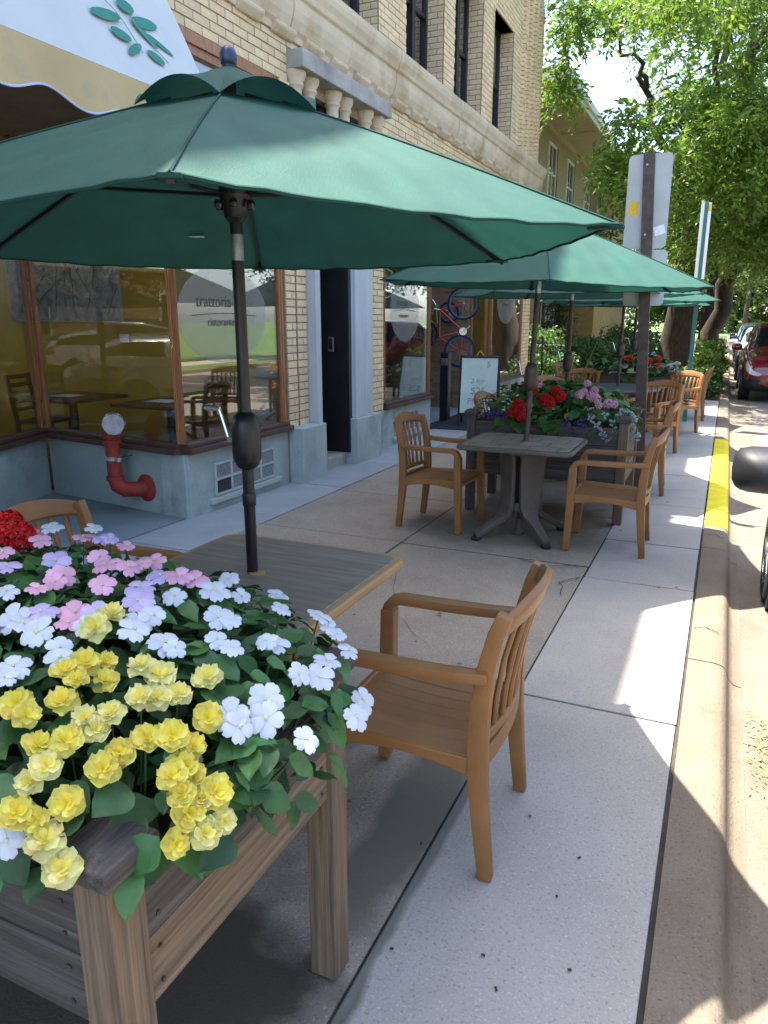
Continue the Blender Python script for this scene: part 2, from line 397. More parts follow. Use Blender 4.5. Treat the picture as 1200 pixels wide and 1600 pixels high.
def tag(o, label=None, cat=None, group=None, kind=None):
    if label: o['label'] = label
    if cat: o['category'] = cat
    if group: o['group'] = group
    if kind: o['kind'] = kind
    return o
def empty(name, loc=(0, 0, 0), rz=0, label=None, cat=None, group=None):
    o = bpy.data.objects.new(name, None); COL.objects.link(o); o.location = loc; o.rotation_euler.z = rz
    o.empty_display_size = .1
    return tag(o, label, cat, group)
def place(name, me, parent, loc, rot=(0, 0, 0), scale=1.0):
    o = bpy.data.objects.new(name, me); COL.objects.link(o); o.parent = parent; o.location = loc
    if isinstance(rot, Matrix): o.rotation_euler = rot.to_euler()
    else: o.rotation_euler = rot
    o.scale = (scale,) * 3 if isinstance(scale, (int, float)) else scale
    return o
def copy_tree(o, parent=None):
    c = o.copy(); COL.objects.link(c); c.parent = parent
    for ch in o.children: copy_tree(ch, c)
    return c
def np_mesh(name, V, F, mats, mi=None, smooth=False):
    me = bpy.data.meshes.new(name); V = np.asarray(V, np.float32); F = np.asarray(F, np.int32)
    me.vertices.add(len(V)); me.vertices.foreach_set('co', V.ravel())
    k = F.shape[1]; me.loops.add(F.size); me.loops.foreach_set('vertex_index', F.ravel())
    me.polygons.add(len(F)); me.polygons.foreach_set('loop_start', np.arange(len(F), dtype=np.int32) * k)
    for m in mats: me.materials.append(MT[m])
    if mi is not None: me.polygons.foreach_set('material_index', np.asarray(mi, np.int32))
    me.update(calc_edges=True); me.validate()
    if smooth: me.shade_smooth()
    return me
def text_mesh(s, size, mats, extrude=.001, align='LEFT', shear=0):
    cu = bpy.data.curves.new('lettering', 'FONT'); cu.body = s; cu.size = size; cu.extrude = extrude; cu.align_x = align; cu.shear = shear
    ob = bpy.data.objects.new('tmp', cu); COL.objects.link(ob)
    dg = bpy.context.evaluated_depsgraph_get()
    me = bpy.data.meshes.new_from_object(ob.evaluated_get(dg)); me.name = 'lettering'
    bpy.data.objects.remove(ob); bpy.data.curves.remove(cu)
    me.materials.clear(); me.materials.append(MT[mats]); return me

exec_parts = None
# ================================================================== THE GROUND
ROADZ = -.12
gx = MB(); gx.add([(-300, -60, -.16), (300, -60, -.16), (300, 600, -.16), (-300, 600, -.16)], [(0, 1, 2, 3)])
tag(gx.build('ground', 'grass'), 'flat grassy ground running out to the horizon', 'ground', kind='structure')
rd = MB(); rd.add([(.57, -30, ROADZ), (8.2, -30, ROADZ), (8.2, 220, ROADZ), (.57, 220, ROADZ)], [(0, 1, 2, 3)])
tag(rd.build('street', 'road'), 'pale sunlit street surface beside the kerb', 'street', kind='structure')
# sidewalk with its slabs
wk = MB(); wk.box(-3.95, -.012, -6, 16.6, -.15, -.014); wk.box(-2.6, -1.15, 16.6, 80, -.15, -.014)
walk = tag(wk.build('sidewalk', 'joint'), 'shaded concrete sidewalk between the brick shop front and the kerb', 'sidewalk', kind='structure')
def slab(x0, x1, y0, y1, m, dz=0.0, tilt=0.0):
    g = .006; b = MB(); j = lambda: random.uniform(-.0025, .0025)
    b.box(x0 + g + j(), x1 - g + j(), y0 + g + j(), y1 - g + j(), -.10, dz + random.uniform(-.002, .002))
    return b.build('slab', m, walk, bevel=.006, seg=2)
SP = -.688
ys = [-3., -1.2, .9, 2.94, 4.62, 5.55, 6.85, 8.3, 9.7, 11.2, 12.7, 14.2, 15.5, 16.6]
for a, b in zip(ys, ys[1:]): slab(SP, -.02, a, b, 'walk_new')
yi = [-3., -.6, 4.85, 6.2, 7.55, 8.9, 10.3, 11.7, 13.1, 14.6, 16.6]
for a, b in zip(yi, yi[1:]):
    for x0, x1 in ((-2.06, SP), (-3.3, -2.06)):
        if a == -.6 and x0 < -3: slab(x0, x1, a, 3.3, 'walk_old', -.004); slab(x0, x1, 3.3, b, 'walk_old', -.003); continue
        slab(x0, x1, a, b, 'walk_old', -.004 - (.006 if (a == -.6 and x1 == SP) else 0))
for a, b in zip((4.0, 5.1, 6.3, 7.6, 9.0, 10.25, 13.2, 14.6), (5.1, 6.3, 7.6, 9.0, 10.25, 13.2, 14.6, 16.6)): slab(-3.95, -3.3, a, b, 'bluestone', .0)
slab(-3.95, -3.3, -3, 4.0, 'bluestone', 0)
for k in range(20): slab(-2.6, -1.15, 16.6 + k * 1.5, 18.1 + k * 1.5, 'walk_old')
# kerb: rolled profile in lengths
def kerb_prof(off=0.0):
    p = [(-.012, -.13), (-.012, 0 + off), (.10, -.002 + off), (.135, -.008 + off), (.155, -.022 + off), (.168, -.05 + off), (.178, -.078 + off), (.198, -.098 + off), (.235, -.106 + off)]
    return p
kerb_root = MB(); kerb_root.box(-.010, .20, -30, 120, -.16, -.128)
kerb = tag(kerb_root.build('kerb', 'joint'), 'worn concrete kerb with a yellow painted length', 'kerb', kind='structure')
ky = [-8, -4, -1.2, 1.4, 3.62, 5.62, 6.27, 8.0, 9.85, 11.15, 13.2, 15.4, 17.6, 20, 23, 26, 30, 40, 60, 90]
for a, b in zip(ky, ky[1:]):
    pr = kerb_prof(); k = MB(); k.prism(pr + [(.235, -.128)], a + .005, b - .005, 'y')
    o = k.build('kerb_length', 'kerb', kerb, smooth=35)
    if 6.2 < a < 11:
        pp = kerb_prof(.0025)[1:6]
        q = MB(); inner = [(x, z - .002) for x, z in reversed(pp)]
        q.prism(pp + inner, a + .005, b - .005, 'y'); q.build('paint', 'yellow_paint', o, smooth=35)
gt = MB()
gk = [-8, -3, .6, 3.1, 6.27, 9.3, 12.3, 15.3, 18.3, 22, 30, 60, 90]
gut = MB(); gut.box(.21, .575, -30, 90, -.17, -.135); gut = tag(gut.build('gutter', 'joint'), 'concrete gutter pan along the foot of the kerb', 'gutter', kind='structure')
for a, b in zip(gk, gk[1:]):
    g = MB(); g.prism([(.232, -.108), (.30, -.113), (.566, -.117), (.566, -.133), (.232, -.133)], a + .003, b - .003, 'y'); g.build('gutter_length', 'gutter', gut)
# cracks in slabs and kerb, gum spots
def crack(pts, w, par, z=.0035, m='joint'):
    b = MB(); rr = random.Random(int(abs(pts[0][0] * 977 + pts[0][1] * 131)))
    P = []
    for (x0, y0), (x1, y1) in zip(pts, pts[1:]):
        for i in range(7): t = i / 7; P.append((x0 + (x1 - x0) * t + rr.uniform(-.012, .012), y0 + (y1 - y0) * t + rr.uniform(-.012, .012)))
    P.append(pts[-1]); vs = []
    for i, (x, y) in enumerate(P):
        ww = w * rr.uniform(.4, 1.2) * (.2 if i in (0, len(P) - 1) else 1); q = P[min(i + 1, len(P) - 1)]; o = P[max(i - 1, 0)]; dx, dy = q[0] - o[0], q[1] - o[1]; L_ = math.hypot(dx, dy) + 1e-6
        vs += [(x - dy / L_ * ww, y + dx / L_ * ww, z), (x + dy / L_ * ww, y - dx / L_ * ww, z)]
    b.add(vs, [(2 * i, 2 * i + 1, 2 * i + 3, 2 * i + 2) for i in range(len(P) - 1)]); return b.build('crack', m, par, fixn=False)
crack([(-.72, 4.84), (-.95, 4.72), (-1.15, 4.80)], .006, walk, .001); crack([(-.70, 4.6), (-.80, 4.45), (-.74, 4.2)], .004, walk, .001)
crack([(-2.1, 4.1), (-2.5, 4.5), (-3.2, 4.4)], .002, walk, .001); crack([(-1.2, 3.2), (-1.6, 3.6), (-1.9, 4.4)], .0016, walk, .001)
crack([(-.55, 7.1), (-.4, 7.5), (-.1, 7.6)], .0015, walk); crack([(0, 4.02), (.06, 4.06), (.12, 4.0)], .0035, kerb, .004); crack([(.0, 5.95), (.05, 6.02), (.13, 5.92)], .004, kerb, .004)
rg = random.Random(31)
for i in range(46):
    x, y = rg.uniform(-3.2, -.06), rg.uniform(1.2, 9); n_ = 9; r_ = rg.uniform(.005, .014)
    b = MB(); b.add([(x + r_ * rg.uniform(.7, 1.2) * math.cos(2 * PI * k / n_), y + r_ * rg.uniform(.7, 1.2) * math.sin(2 * PI * k / n_), .0038) for k in range(n_)], [tuple(range(n_))]); b.build('gum_spot', 'gum', walk, fixn=False)
# entry paving of the recessed shop entrance
ep = MB(); ep.box(-8.2, -3.96, 1.5, 5.05, -.15, .003); tag(ep.build('entry_paving', 'entry_stone'), 'blue grey stone paving of the recessed entrance', 'paving', kind='structure')
ep = MB(); ep.box(-5.7, -3.96, 10.26, 13.24, -.15, .003); tag(ep.build('entry_paving', 'entry_stone'), 'dark stone paving of the far shop entrance under the mat', 'paving', kind='structure')
# parkway bed and lawn, other side of the street
pb = MB(); pb.box(-1.14, -.016, 16.62, 80, -.15, -.02); tag(pb.build('planting_bed', 'soil'), 'soil bed beside the kerb under the street tree', 'bed', kind='structure')
lw = MB(); lw.box(-9.9, -2.62, 16.62, 80, -.15, -.01); tag(lw.build('lawn', 'grass'), 'front lawn before the far brick house', 'lawn', kind='structure')
ow = MB(); ow.box(8.2, 8.4, -30, 120, -.2, .0); tag(ow.build('kerb', 'kerb'), 'kerb on the other side of the street', 'kerb', kind='structure')
ow = MB(); ow.box(8.4, 9.9, -30, 120, -.2, -.01); tag(ow.build('parkway', 'grass'), 'grass strip across the street', 'parkway', kind='structure')
ow = MB(); ow.box(9.9, 11.6, -30, 120, -.2, 0); tag(ow.build('sidewalk', 'walk_old'), 'sidewalk on the other side of the street', 'sidewalk', kind='structure')
def atX(px, py, X):
    d = ray(px, py); t = X / d[0]; return Vector((d[0] * t, d[1] * t, d[2] * t + H))
def gnd(px, py, z=0.0):
    d = ray(px, py); t = (z - H) / d[2]; return Vector((d[0] * t, d[1] * t, z))

# ================================================================== CORNER SHOP BUILDING
XF = -3.9
bld = empty('brick_building', (XF, 10, 0), 0, 'cream brick corner building with shop fronts, stone band course and tall upper windows', 'building')
WALL = MB()
def wallbox(y0, y1, z0, z1, x1=XF - .006, x0=XF - .35): WALL.box(x0, x1, y0, y1, z0, z1)
wallbox(-6, 16.1, 3.70, 4.05)
wallbox(8.1, 16.1, 3.4, 3.695)
wallbox(6.27, 6.45, 0, 3.695, XF + .012); wallbox(6.475, 6.66, 0, 3.695, XF + .012)
wallbox(8.085, 8.57, 0, 3.395); wallbox(15.5, 16.1, 0, 3.395)
upw = [(6.6, 8.45, 4.67, 6.6), (9.24, 10.55, 4.67, 6.42), (10.99, 12.28, 4.67, 6.42), (12.86, 14.04, 4.67, 6.42)]
yy = -6.0
for (a, b, z0, z1) in upw:
    wallbox(yy, a, 4.58, 7.4); wallbox(a, b, z1, 7.4); wallbox(a, b, 4.58, 4.64); yy = b
wallbox(yy, 16.1, 4.58, 7.4)
WALL.build('wall', 'mortar', bld)
w = MB(); w.box(XF - .35, XF - .004, -6, 16.1, 7.4, 9.55); w.build('upper_wall', 'brick_tex', bld)
w = MB(); w.box(-9.7, XF - .35, 15.8, 16.09, 0, 9.55); w.box(-9.7, XF - .35, -6.3, -6, 0, 9.55); w.build('side_wall', 'brick_tex', bld)
w = MB(); w.box(-10, -9.7, -6, 16.09, 3.4, 9.55); w.box(-10, -9.7, 6.3, 16.09, 0, 3.4); w.box(-10, -9.7, -6, -2, 0, 3.4); w.box(-10, -9.7, -2, 6.3, 0, 2.35)
for q in (-.05, 2.0, 4.1): w.box(-10, -9.7, q, q + .12, 2.35, 3.4)  # dividers between the added high openings
w.build('rear_wall', 'brick_tex', bld)
for a_, b_ in ((-2, -.05), (.07, 2.0), (2.12, 4.1), (4.22, 6.3)):  # high rear windows added out of view to brighten the room
    w = MB(); w.box(-9.9, -9.84, a_, a_ + .05, 2.35, 3.4); w.box(-9.9, -9.84, b_ - .05, b_, 2.35, 3.4); w.box(-9.9, -9.84, a_ + .05, b_ - .05, 2.35, 2.41); added_rear_win = w.build('window', 'white_paint', bld)
    w = MB(); w.box(-9.875, -9.87, a_ + .05, b_ - .05, 2.41, 3.4); w.build('pane', 'shop_glass', added_rear_win)
w = MB(); w.box(-9.69, -9.62, -2, 6.4, 0, 2.33); w.build('room_wall', 'wall_yellow', bld)
w = MB(); w.box(-10.2, -3.72, -6.4, 16.25, 9.55, 9.80); w.build('parapet', 'limestone', bld, bevel=.02)
w = MB(); w.box(-9.7, XF - .351, -6, 15.8, 3.5, 3.62); w.box(-9.7, XF - .352, -6, 15.8, 7.0, 7.1); w.build('floor_deck', 'wall_dim', bld)
# ---- bricks
BR = []      # (centre, half-vectors u (length), v (height), n (depth))
BLEN, BH, JT = .205, .062, .011
def brick_panel(y0, y1, z0, z1, holes=(), x=XF, ax='y', depth=.022, phase=0):
    z = z0; row = phase
    while z + BH * .6 < z1:
        h = min(BH, z1 - z)
        a = y0 - (BLEN / 2 if row % 2 else 0) ; segs = []
        while a < y1:
            b0, b1 = max(a, y0), min(a + BLEN - JT, y1); a += BLEN
            pieces = [(b0, b1)]
            for (hy0, hy1, hz0, hz1) in holes:
                if z + h > hz0 + .01 and z < hz1 - .01:
                    np_ = []
                    for p0, p1 in pieces:
                        if p1 <= hy0 or p0 >= hy1: np_.append((p0, p1))
                        else:
                            if p0 < hy0: np_.append((p0, hy0))
                            if p1 > hy1: np_.append((hy1, p1))
                    pieces = np_
            for p0, p1 in pieces:
                if p1 - p0 > .02:
                    d = depth + random.uniform(-.003, .003)
                    if ax == 'y': BR.append(((x - depth + d, (p0 + p1) / 2, z + h / 2), 'y', (p1 - p0) / 2, h / 2, depth))
                    else: BR.append((((p0 + p1) / 2, x - .007 - (d - depth), z + h / 2), 'x', (p1 - p0) / 2, h / 2, depth))
        z += BH + JT; row += 1
lint = [(6.45, 8.43, 3.36, 3.97)]
brick_panel(4.0, 16.1, 3.705, 4.045, holes=lint)
brick_panel(8.1, 16.1, 3.405, 3.70, holes=lint)
brick_panel(6.28, 6.445, .56, 3.69, x=XF + .022); brick_panel(6.48, 6.655, .56, 3.69, x=XF + .022)
brick_panel(8.09, 8.565, .50, 3.395); brick_panel(15.51, 16.1, .46, 3.395)
brick_panel(4.0, 16.1, 4.585, 7.39, holes=[(a - .001, b + .001, 4.6, z1) for a, b, z0, z1 in upw])
for (a, b, z0, z1) in upw[:]:
    brick_panel(XF - .30, XF - .022, 4.66, z1, x=b - .0, ax='x', depth=.012)
for k in range(4):    # ribbed corner pier
    y = 14.62 + k * .40
    brick_panel(y, y + .19, 4.66, 7.39, x=XF + .045, depth=.05)
brick_panel(XF - .33, XF - .0, 4.585, 7.39, x=16.1 + .02, ax='x')
U1P = [(-10, 310), (250, 100), (450, 110), (975, 360), (775, 415), (-10, 415)]
U2P = [(640, 425), (850, 380), (1112, 438), (985, 475), (640, 440)]
def inside(p, poly):
    c = False; j = len(poly) - 1
    for i in range(len(poly)):
        if (poly[i][1] > p[1]) != (poly[j][1] > p[1]) and p[0] < (poly[j][0] - poly[i][0]) * (p[1] - poly[i][1]) / (poly[j][1] - poly[i][1] + 1e-9) + poly[i][0]: c = not c
        j = i
    return c
sc_ = []
for i, (c, ax, l, h, d) in enumerate(BR):
    px, py, dep = proj(c); s = 0
    if dep > 0 and 0 < px < 1200 and 0 < py < 1600 and not inside((px, py), U1P) and not inside((px, py), U2P):
        dv = Vector(c) - Vector((0, 0, H)); nrm = Vector((1, 0, 0)) if ax == 'y' else Vector((0, -1, 0))
        s = l * h * abs(dv.normalized().dot(nrm)) / dv.length_squared
    sc_.append(s)
top = set(np.argsort(sc_)[::-1][:296].tolist())
ub = MB(); ub.box(-.5, .5, -.5, .5, -.5, .5); BMESH = ub.mesh('brick', 'brick')
rest = MB()
for i, (c, ax, l, h, d) in enumerate(BR):
    hx, hy = (d / 2, l) if ax == 'y' else (l, d / 2)
    cc = (c[0] - d / 2, c[1], c[2]) if ax == 'y' else (c[0], c[1] + d / 2, c[2])
    if i in top: place('brick', BMESH, bld, Vector(cc) - bld.location, scale=(2 * hx, 2 * hy, 2 * h))
    else: rest.box(cc[0] - hx, cc[0] + hx, cc[1] - hy, cc[1] + hy, cc[2] - h, cc[2] + h)
tag(rest.build('brickwork', 'brick', bld, fixn=False), kind='stuff')
# ---- stone band course in blocks
cp = [(0, 4.05), (.035, 4.05), (.05, 4.10), (.09, 4.13), (.13, 4.20), (.15, 4.27), (.15, 4.36), (.185, 4.38), (.20, 4.42), (.235, 4.47), (.25, 4.52), (.25, 4.575), (.03, 4.605), (0, 4.605)]
yb = -6.0
while yb < 16.2:
    ye = min(yb + 1.13, 16.26); b = MB(); q = random.uniform(-.004, .004)
    b.prism([(XF - .05 if u == 0 else XF + u * .72 + q, z) for u, z in cp], yb + .004, ye - .004, 'y')
    b.build('cornice_block', 'limestone', bld, bevel=.004, seg=1); yb = ye
# small carved blocks below the band
yb = 4.1
while yb < 16.0:
    b = MB(); n = 8
    b.prism([(XF + .004, 4.03), (XF + .03, 4.035), (XF + .075, 4.085), (XF + .08, 4.12), (XF + .004, 4.12)], yb, yb + .34, 'y')
    b.build('bracket', 'limestone', bld, bevel=.012, seg=2); yb += .52
# ---- upper windows
def upper_window(y0, y1, z0, z1, deep):
    xg = XF - deep; f = MB(); t = .055
    f.box(xg - .05, xg + .03, y0, y0 + t, z0, z1); f.box(xg - .05, xg + .03, y1 - t, y1, z0, z1)
    f.box(xg - .05, xg + .03, y0 + t, y1 - t, z1 - t, z1); f.box(xg - .05, xg + .03, y0 + t, y1 - t, z0, z0 + t)
    zm = z0 + (z1 - z0) * .5; f.box(xg - .03, xg + .015, y0 + t, y1 - t, zm - .03, zm + .03)
    f.box(xg - .05, xg + .05, y0 + (y1 - y0) * .55, y0 + (y1 - y0) * .55 + .10, z0 + t, z1 - t)
    wv = f.build('window', 'black_paint', bld, bevel=.004, seg=1)
    p = MB(); p.box(xg - .026, xg - .02, y0 + t, y1 - t, z0 + t, zm - .03); p.box(xg - .012, xg - .006, y0 + t, y1 - t, zm + .03, z1 - t); p.build('pane', 'house_glass', wv)
    s = MB(); s.box(XF - .2, XF + .06, y0 - .05, y1 + .05, z0 - .07, z0 - .002); s.build('sill', 'grey_stone', wv, bevel=.008)
    c = MB(); c.grid(lambda u, v: (xg - .12 + .012 * math.sin(u * 40), y0 + t + u * (y1 - y0) * .5, z0 + .02 + v * (z1 - z0 - .3)), 40, 1); c.build('curtain', 'curtain', wv, smooth=True, fixn=False)
    l = MB(); l.box(XF - .3, XF - .04, y0, y1, z1, z1 + .06); l.build('lintel', 'frame_wood', wv)
for (a, b, z0, z1) in upw: upper_window(a + .0, b - .0, z0, z1, .27)
bk = MB(); bk.box(-5.6, -5.55, 4, 15.8, 4.6, 7.0); bk.build('room_wall', 'wall_dim', bld)
# ---- stone lintel with small columns above the door
lt = MB(); lt.box(XF - .05, XF + .17, 6.45, 8.43, 3.81, 3.965); lo = lt.build('lintel', 'grey_stone', bld, bevel=.012)
lt = MB(); lt.box(XF - .30, XF - .10, 6.45, 8.43, 3.36, 3.81); lt.build('recess_panel', 'black_paint', bld)
for yc in (6.55, 6.80, 7.27, 7.52, 8.02, 8.30):
    c = MB(); c.lathe([(.085, 3.36), (.085, 3.385), (.06, 3.40), (.055, 3.48), (.065, 3.62), (.062, 3.66), (.085, 3.69), (.075, 3.72), (.10, 3.76), (.105, 3.785), (.105, 3.808)], (XF + .02, yc, 0), n=12)
    c.build('column', 'limestone', lo, smooth=50)
lt = MB(); lt.box(XF - .05, XF + .10, 6.45, 8.43, 3.27, 3.358); lt.build('ledge', 'grey_stone', lo, bevel=.008)
# ---- painted base with glass block vents
def base(y0, y1, z1, x1=XF + .0, x0=XF - .3, bev=.012, name='base'):
    b = MB(); b.box(x0, x1, y0, y1, -.02, z1); return b.build(name, 'base_paint', bld, bevel=bev)
base(4.72, 6.27, .54); base(8.09, 10.25, .485); base(13.24, 16.1, .44)
base(6.272, 6.76, .56, XF + .17); base(7.44, 8.088, .52, XF + .19)
def vent(y0, y1, z0, z1, nc, nr, m='glass_block'):
    f = MB(); t = .022; x = XF + .004
    for i in range(nc + 1):
        y = y0 + (y1 - y0) * i / nc; f.box(x - .03, x + .012, y - t / 2, y + t / 2, z0, z1)
    for j in range(nr + 1):
        z = z0 + (z1 - z0) * j / nr; f.box(x - .028, x + .0105, y0 - t / 2, y1 + t / 2, z - t / 2, z + t / 2)
    f.box(x - .02, x + .035, y0 - .09, y1 + .09, z0 - .065, z0 - .02)
    fo = f.build('vent_frame', 'vent_white', bld, bevel=.003, seg=1)
    for i in range(nc):
        for j in range(nr):
            ya, yb_ = y0 + (y1 - y0) * i / nc + .014, y0 + (y1 - y0) * (i + 1) / nc - .014
            za, zb = z0 + (z1 - z0) * j / nr + .014, z0 + (z1 - z0) * (j + 1) / nr - .014
            g = MB()
            g.box(x - .02, x + .002, ya, yb_, za, zb)
            g.build('glass_block', m if not (i == 0 and j == 0) else 'car_glass', fo)
vent(5.06, 5.98, .13, .40, 4, 2); vent(8.92, 9.75, .12, .38, 5, 2); vent(13.75, 14.9, .12, .36, 6, 2)
# ---- shop windows: frame > pane, sill
def shop_window(p0, p1, z0, z1, t0=.06, t1=.06, wood='frame_wood', mull=(), sill_d=.09, pane='shop_glass', head=.16):
    p0, p1 = Vector((*p0, 0)), Vector((*p1, 0)); u = (p1 - p0); L = u.length; u /= L; n = Vector((u.y, -u.x, 0))   # n points outward
    f = MB(); up = Vector((0, 0, 1))
    def bar(a, b, za, zb, d0, d1, mb=f):
        mb.obox(p0 + u * (a + b) / 2 + n * (d0 + d1) / 2 + up * (za + zb) / 2, u * (b - a) / 2, n * (d1 - d0) / 2, up * (zb - za) / 2)
    bar(0, t0, z0 + .08, z1, -.03, .014); bar(L - t1, L, z0 + .08, z1, -.03, .014)
    bar(t0 * .35, t0 * .65, z0 + .08, z1, .014, .022); bar(L - t1 * .65, L - t1 * .35, z0 + .08, z1, .014, .022)
    bar(t0, L - t1, z1 - head, z1, -.06, .025); bar(t0, L - t1, z1 - head * .6, z1 - head * .4, .025, .045)
    for mm in mull: bar(mm - .025, mm + .025, z0 + .08, z1 - head, -.05, .02)
    wv = f.build('window', wood, bld, bevel=.006, seg=2)
    s = MB(); bar(-.01, L + .01, z0, z0 + .045, -.08, sill_d, s); bar(0, L, z0 + .045, z0 + .08, -.07, sill_d * .55, s); s.build('sill', 'frame_dark', wv, bevel=.008)
    g = MB(); bar(t0, L - t1, z0 + .08, z1 - head, -.018, -.010, g); g.build('pane', pane, wv)
    return wv
A, B_, C_ = (-3.925, 4.70), (-5.72, 4.95), (-4.93, 2.65)
w1 = shop_window((-3.915, 4.70), (-3.915, 6.262), .545, 3.695, .018, .075)
w1s = shop_window(B_, (-3.945, 4.70), .545, 3.695, .035, .03)
w1b = shop_window(C_, (-5.745, 4.93), .545, 3.695, .05, .03)
w2 = shop_window((-3.915, 8.585), (-3.915, 10.20), .49, 3.4, .03, .022)
w3 = shop_window((-3.915, 13.275), (-3.915, 15.49), .445, 3.4, .05, .09)
w3s = shop_window((-4.30, 13.26), (-3.985, 13.26), .445, 3.4, .04, .05)
w2s = shop_window((-3.985, 10.235), (-5.55, 10.235), .49, 3.4, .03, .04, wood='galv')
w1d = shop_window((-3.93, 2.5), (-4.90, 2.62), .545, 3.695, .05, .04)
# bases of the recess walls
def obase(p0, p1, z1, th=.14):
    p0, p1 = Vector((*p0, 0)), Vector((*p1, 0)); u = (p1 - p0); L = u.length; u /= L; n = Vector((u.y, -u.x, 0))
    b = MB(); b.obox(p0 + u * L / 2 - n * (th / 2) + Vector((0, 0, z1 / 2 - .01)), u * L / 2, n * th / 2, Vector((0, 0, z1 / 2 + .01))); b.build('base', 'base_paint', bld, bevel=.01)
obase(B_, (-3.92, 4.695), .54); obase((-3.93, 2.5), (-4.93, 2.62), .54); base(-6, 2.47, .54); obase(C_, (-5.73, 4.935), .54); obase((-4.31, 13.235), (-3.92, 13.235), .44); obase((-3.92, 10.26), (-5.56, 10.26), .485)
rw = MB(); rw.box(-5.75, -3.96, 2.0, 4.69, 3.05, 3.2); rw.build('entry_ceiling', 'wall_dim', bld)
# ---- door with its surround
dj = MB(); dj.prism([(XF + .0, 6.668), (XF + .12, 6.668), (XF + .14, 6.69), (XF + .14, 6.735), (XF + .09, 6.75), (XF - .30, 6.75), (XF - .30, 6.668)], .56, 3.27, 'z'); dj.build('door_jamb', 'pilaster_paint', bld, bevel=.005)
pl = MB(); pl.prism([(XF - .02, 7.487), (XF + .10, 7.487), (XF + .10, 7.505), (XF + .14, 7.51), (XF + .165, 7.55), (XF + .165, 7.66), (XF + .14, 7.69), (XF + .14, 7.74), (XF + .165, 7.77), (XF + .165, 7.90), (XF + .12, 7.93), (XF + .12, 8.0), (XF + .08, 8.02), (XF + .08, 8.075), (XF - .02, 8.075)], .52, 3.27, 'z'); pl.build('pilaster', 'pilaster_paint', bld, bevel=.005)
pj = MB(); pj.box(XF - .42, XF + .105, 7.42, 7.484, .13, 3.3); pj.box(XF - .42, XF - .03, 6.752, 7.38, 2.95, 3.3); pj.box(XF - .42, XF - .31, 6.752, 6.79, .13, 2.95); pj.build('door_frame', 'black_paint', bld, bevel=.008)
st = MB(); st.box(XF - .6, XF + .05, 6.765, 7.435, -.02, .13); st.build('door_step', 'grey_stone', bld, bevel=.015)
dl = MB(); xd = XF - .36
dl.box(xd - .04, xd, 6.79, 6.90, .135, 2.45); dl.box(xd - .04, xd, 7.27, 7.38, .135, 2.45); dl.box(xd - .04, xd, 6.90, 7.27, .135, .45); dl.box(xd - .04, xd, 6.90, 7.27, 2.33, 2.45)
dl.box(xd - .05, xd + .01, 6.79, 7.38, 2.45, 2.53)
dr = dl.build('door', 'black_paint', bld, bevel=.006)
g = MB(); g.box(xd - .024, xd - .018, 6.90, 7.27, .45, 2.33); g.build('pane', 'house_glass', dr)
g = MB(); g.box(xd - .024, xd - .018, 6.79, 7.38, 2.53, 2.95); g.build('transom_pane', 'house_glass', dr)
h_ = MB(); h_.tube([(xd + .045, 6.83, 1.18), (xd + .05, 7.05, 1.10), (xd + .05, 7.33, .98)], .012, 8); h_.tube([(xd, 6.86, 1.16), (xd + .045, 6.86, 1.165)], .01, 6); h_.tube([(xd, 7.30, .99), (xd + .05, 7.30, .99)], .01, 6); h_.build('handle', 'chrome', dr, smooth=True)
kp = MB(); kp.box(XF - .13, XF - .06, 7.362, 7.38, 1.26, 1.42); ko = kp.build('keypad', 'chrome', bld, bevel=.006)
kp = MB(); kp.box(XF - .118, XF - .072, 7.356, 7.362, 1.29, 1.40); kp.build('keypad_face', 'black_paint', ko)
# ---- alcove walls
al = MB(); al.box(-5.8, -5.62, 10.25, 13.24, 0, 3.4); al.build('alcove_wall', 'mortar', bld)
BR2 = MB(); z = .02; r = 0
while z < 3.35:
    y = 10.27 - (.1 if r % 2 else 0)
    while y < 12.45:
        a, b = max(y, 10.27), min(y + .195, 12.45)
        if b - a > .03: BR2.box(-5.63, -5.605 + random.uniform(-.003, .003), a, b, z, z + .062)
        y += .205
    z += .073; r += 1
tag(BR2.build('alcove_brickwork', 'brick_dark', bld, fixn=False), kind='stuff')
al = MB(); al.box(-5.75, -4.32, 13.245, 13.40, 0, 3.4); al.build('alcove_wall', 'mortar', bld)
BR3 = MB(); z = .02; r = 0
while z < 3.35:
    x = -5.6 - (.1 if r % 2 else 0)
    while x < -4.33:
        a, b = max(x, -5.6), min(x + .195, -4.33)
        if b - a > .03: BR3.box(a, b, 13.232 + random.uniform(-.003, .003), 13.25, z, z + .062)
        x += .205
    z += .073; r += 1
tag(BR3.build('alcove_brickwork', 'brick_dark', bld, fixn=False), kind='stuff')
ad = MB(); ad.box(-5.61, -5.55, 12.46, 13.2, .02, 3.3); ad.build('alcove_door', 'black_paint', bld, bevel=.01)
al = MB(); al.box(-5.6, -3.96, 10.3, 13.2, 3.30, 3.36); al.build('alcove_ceiling', 'ceiling_dim', bld)
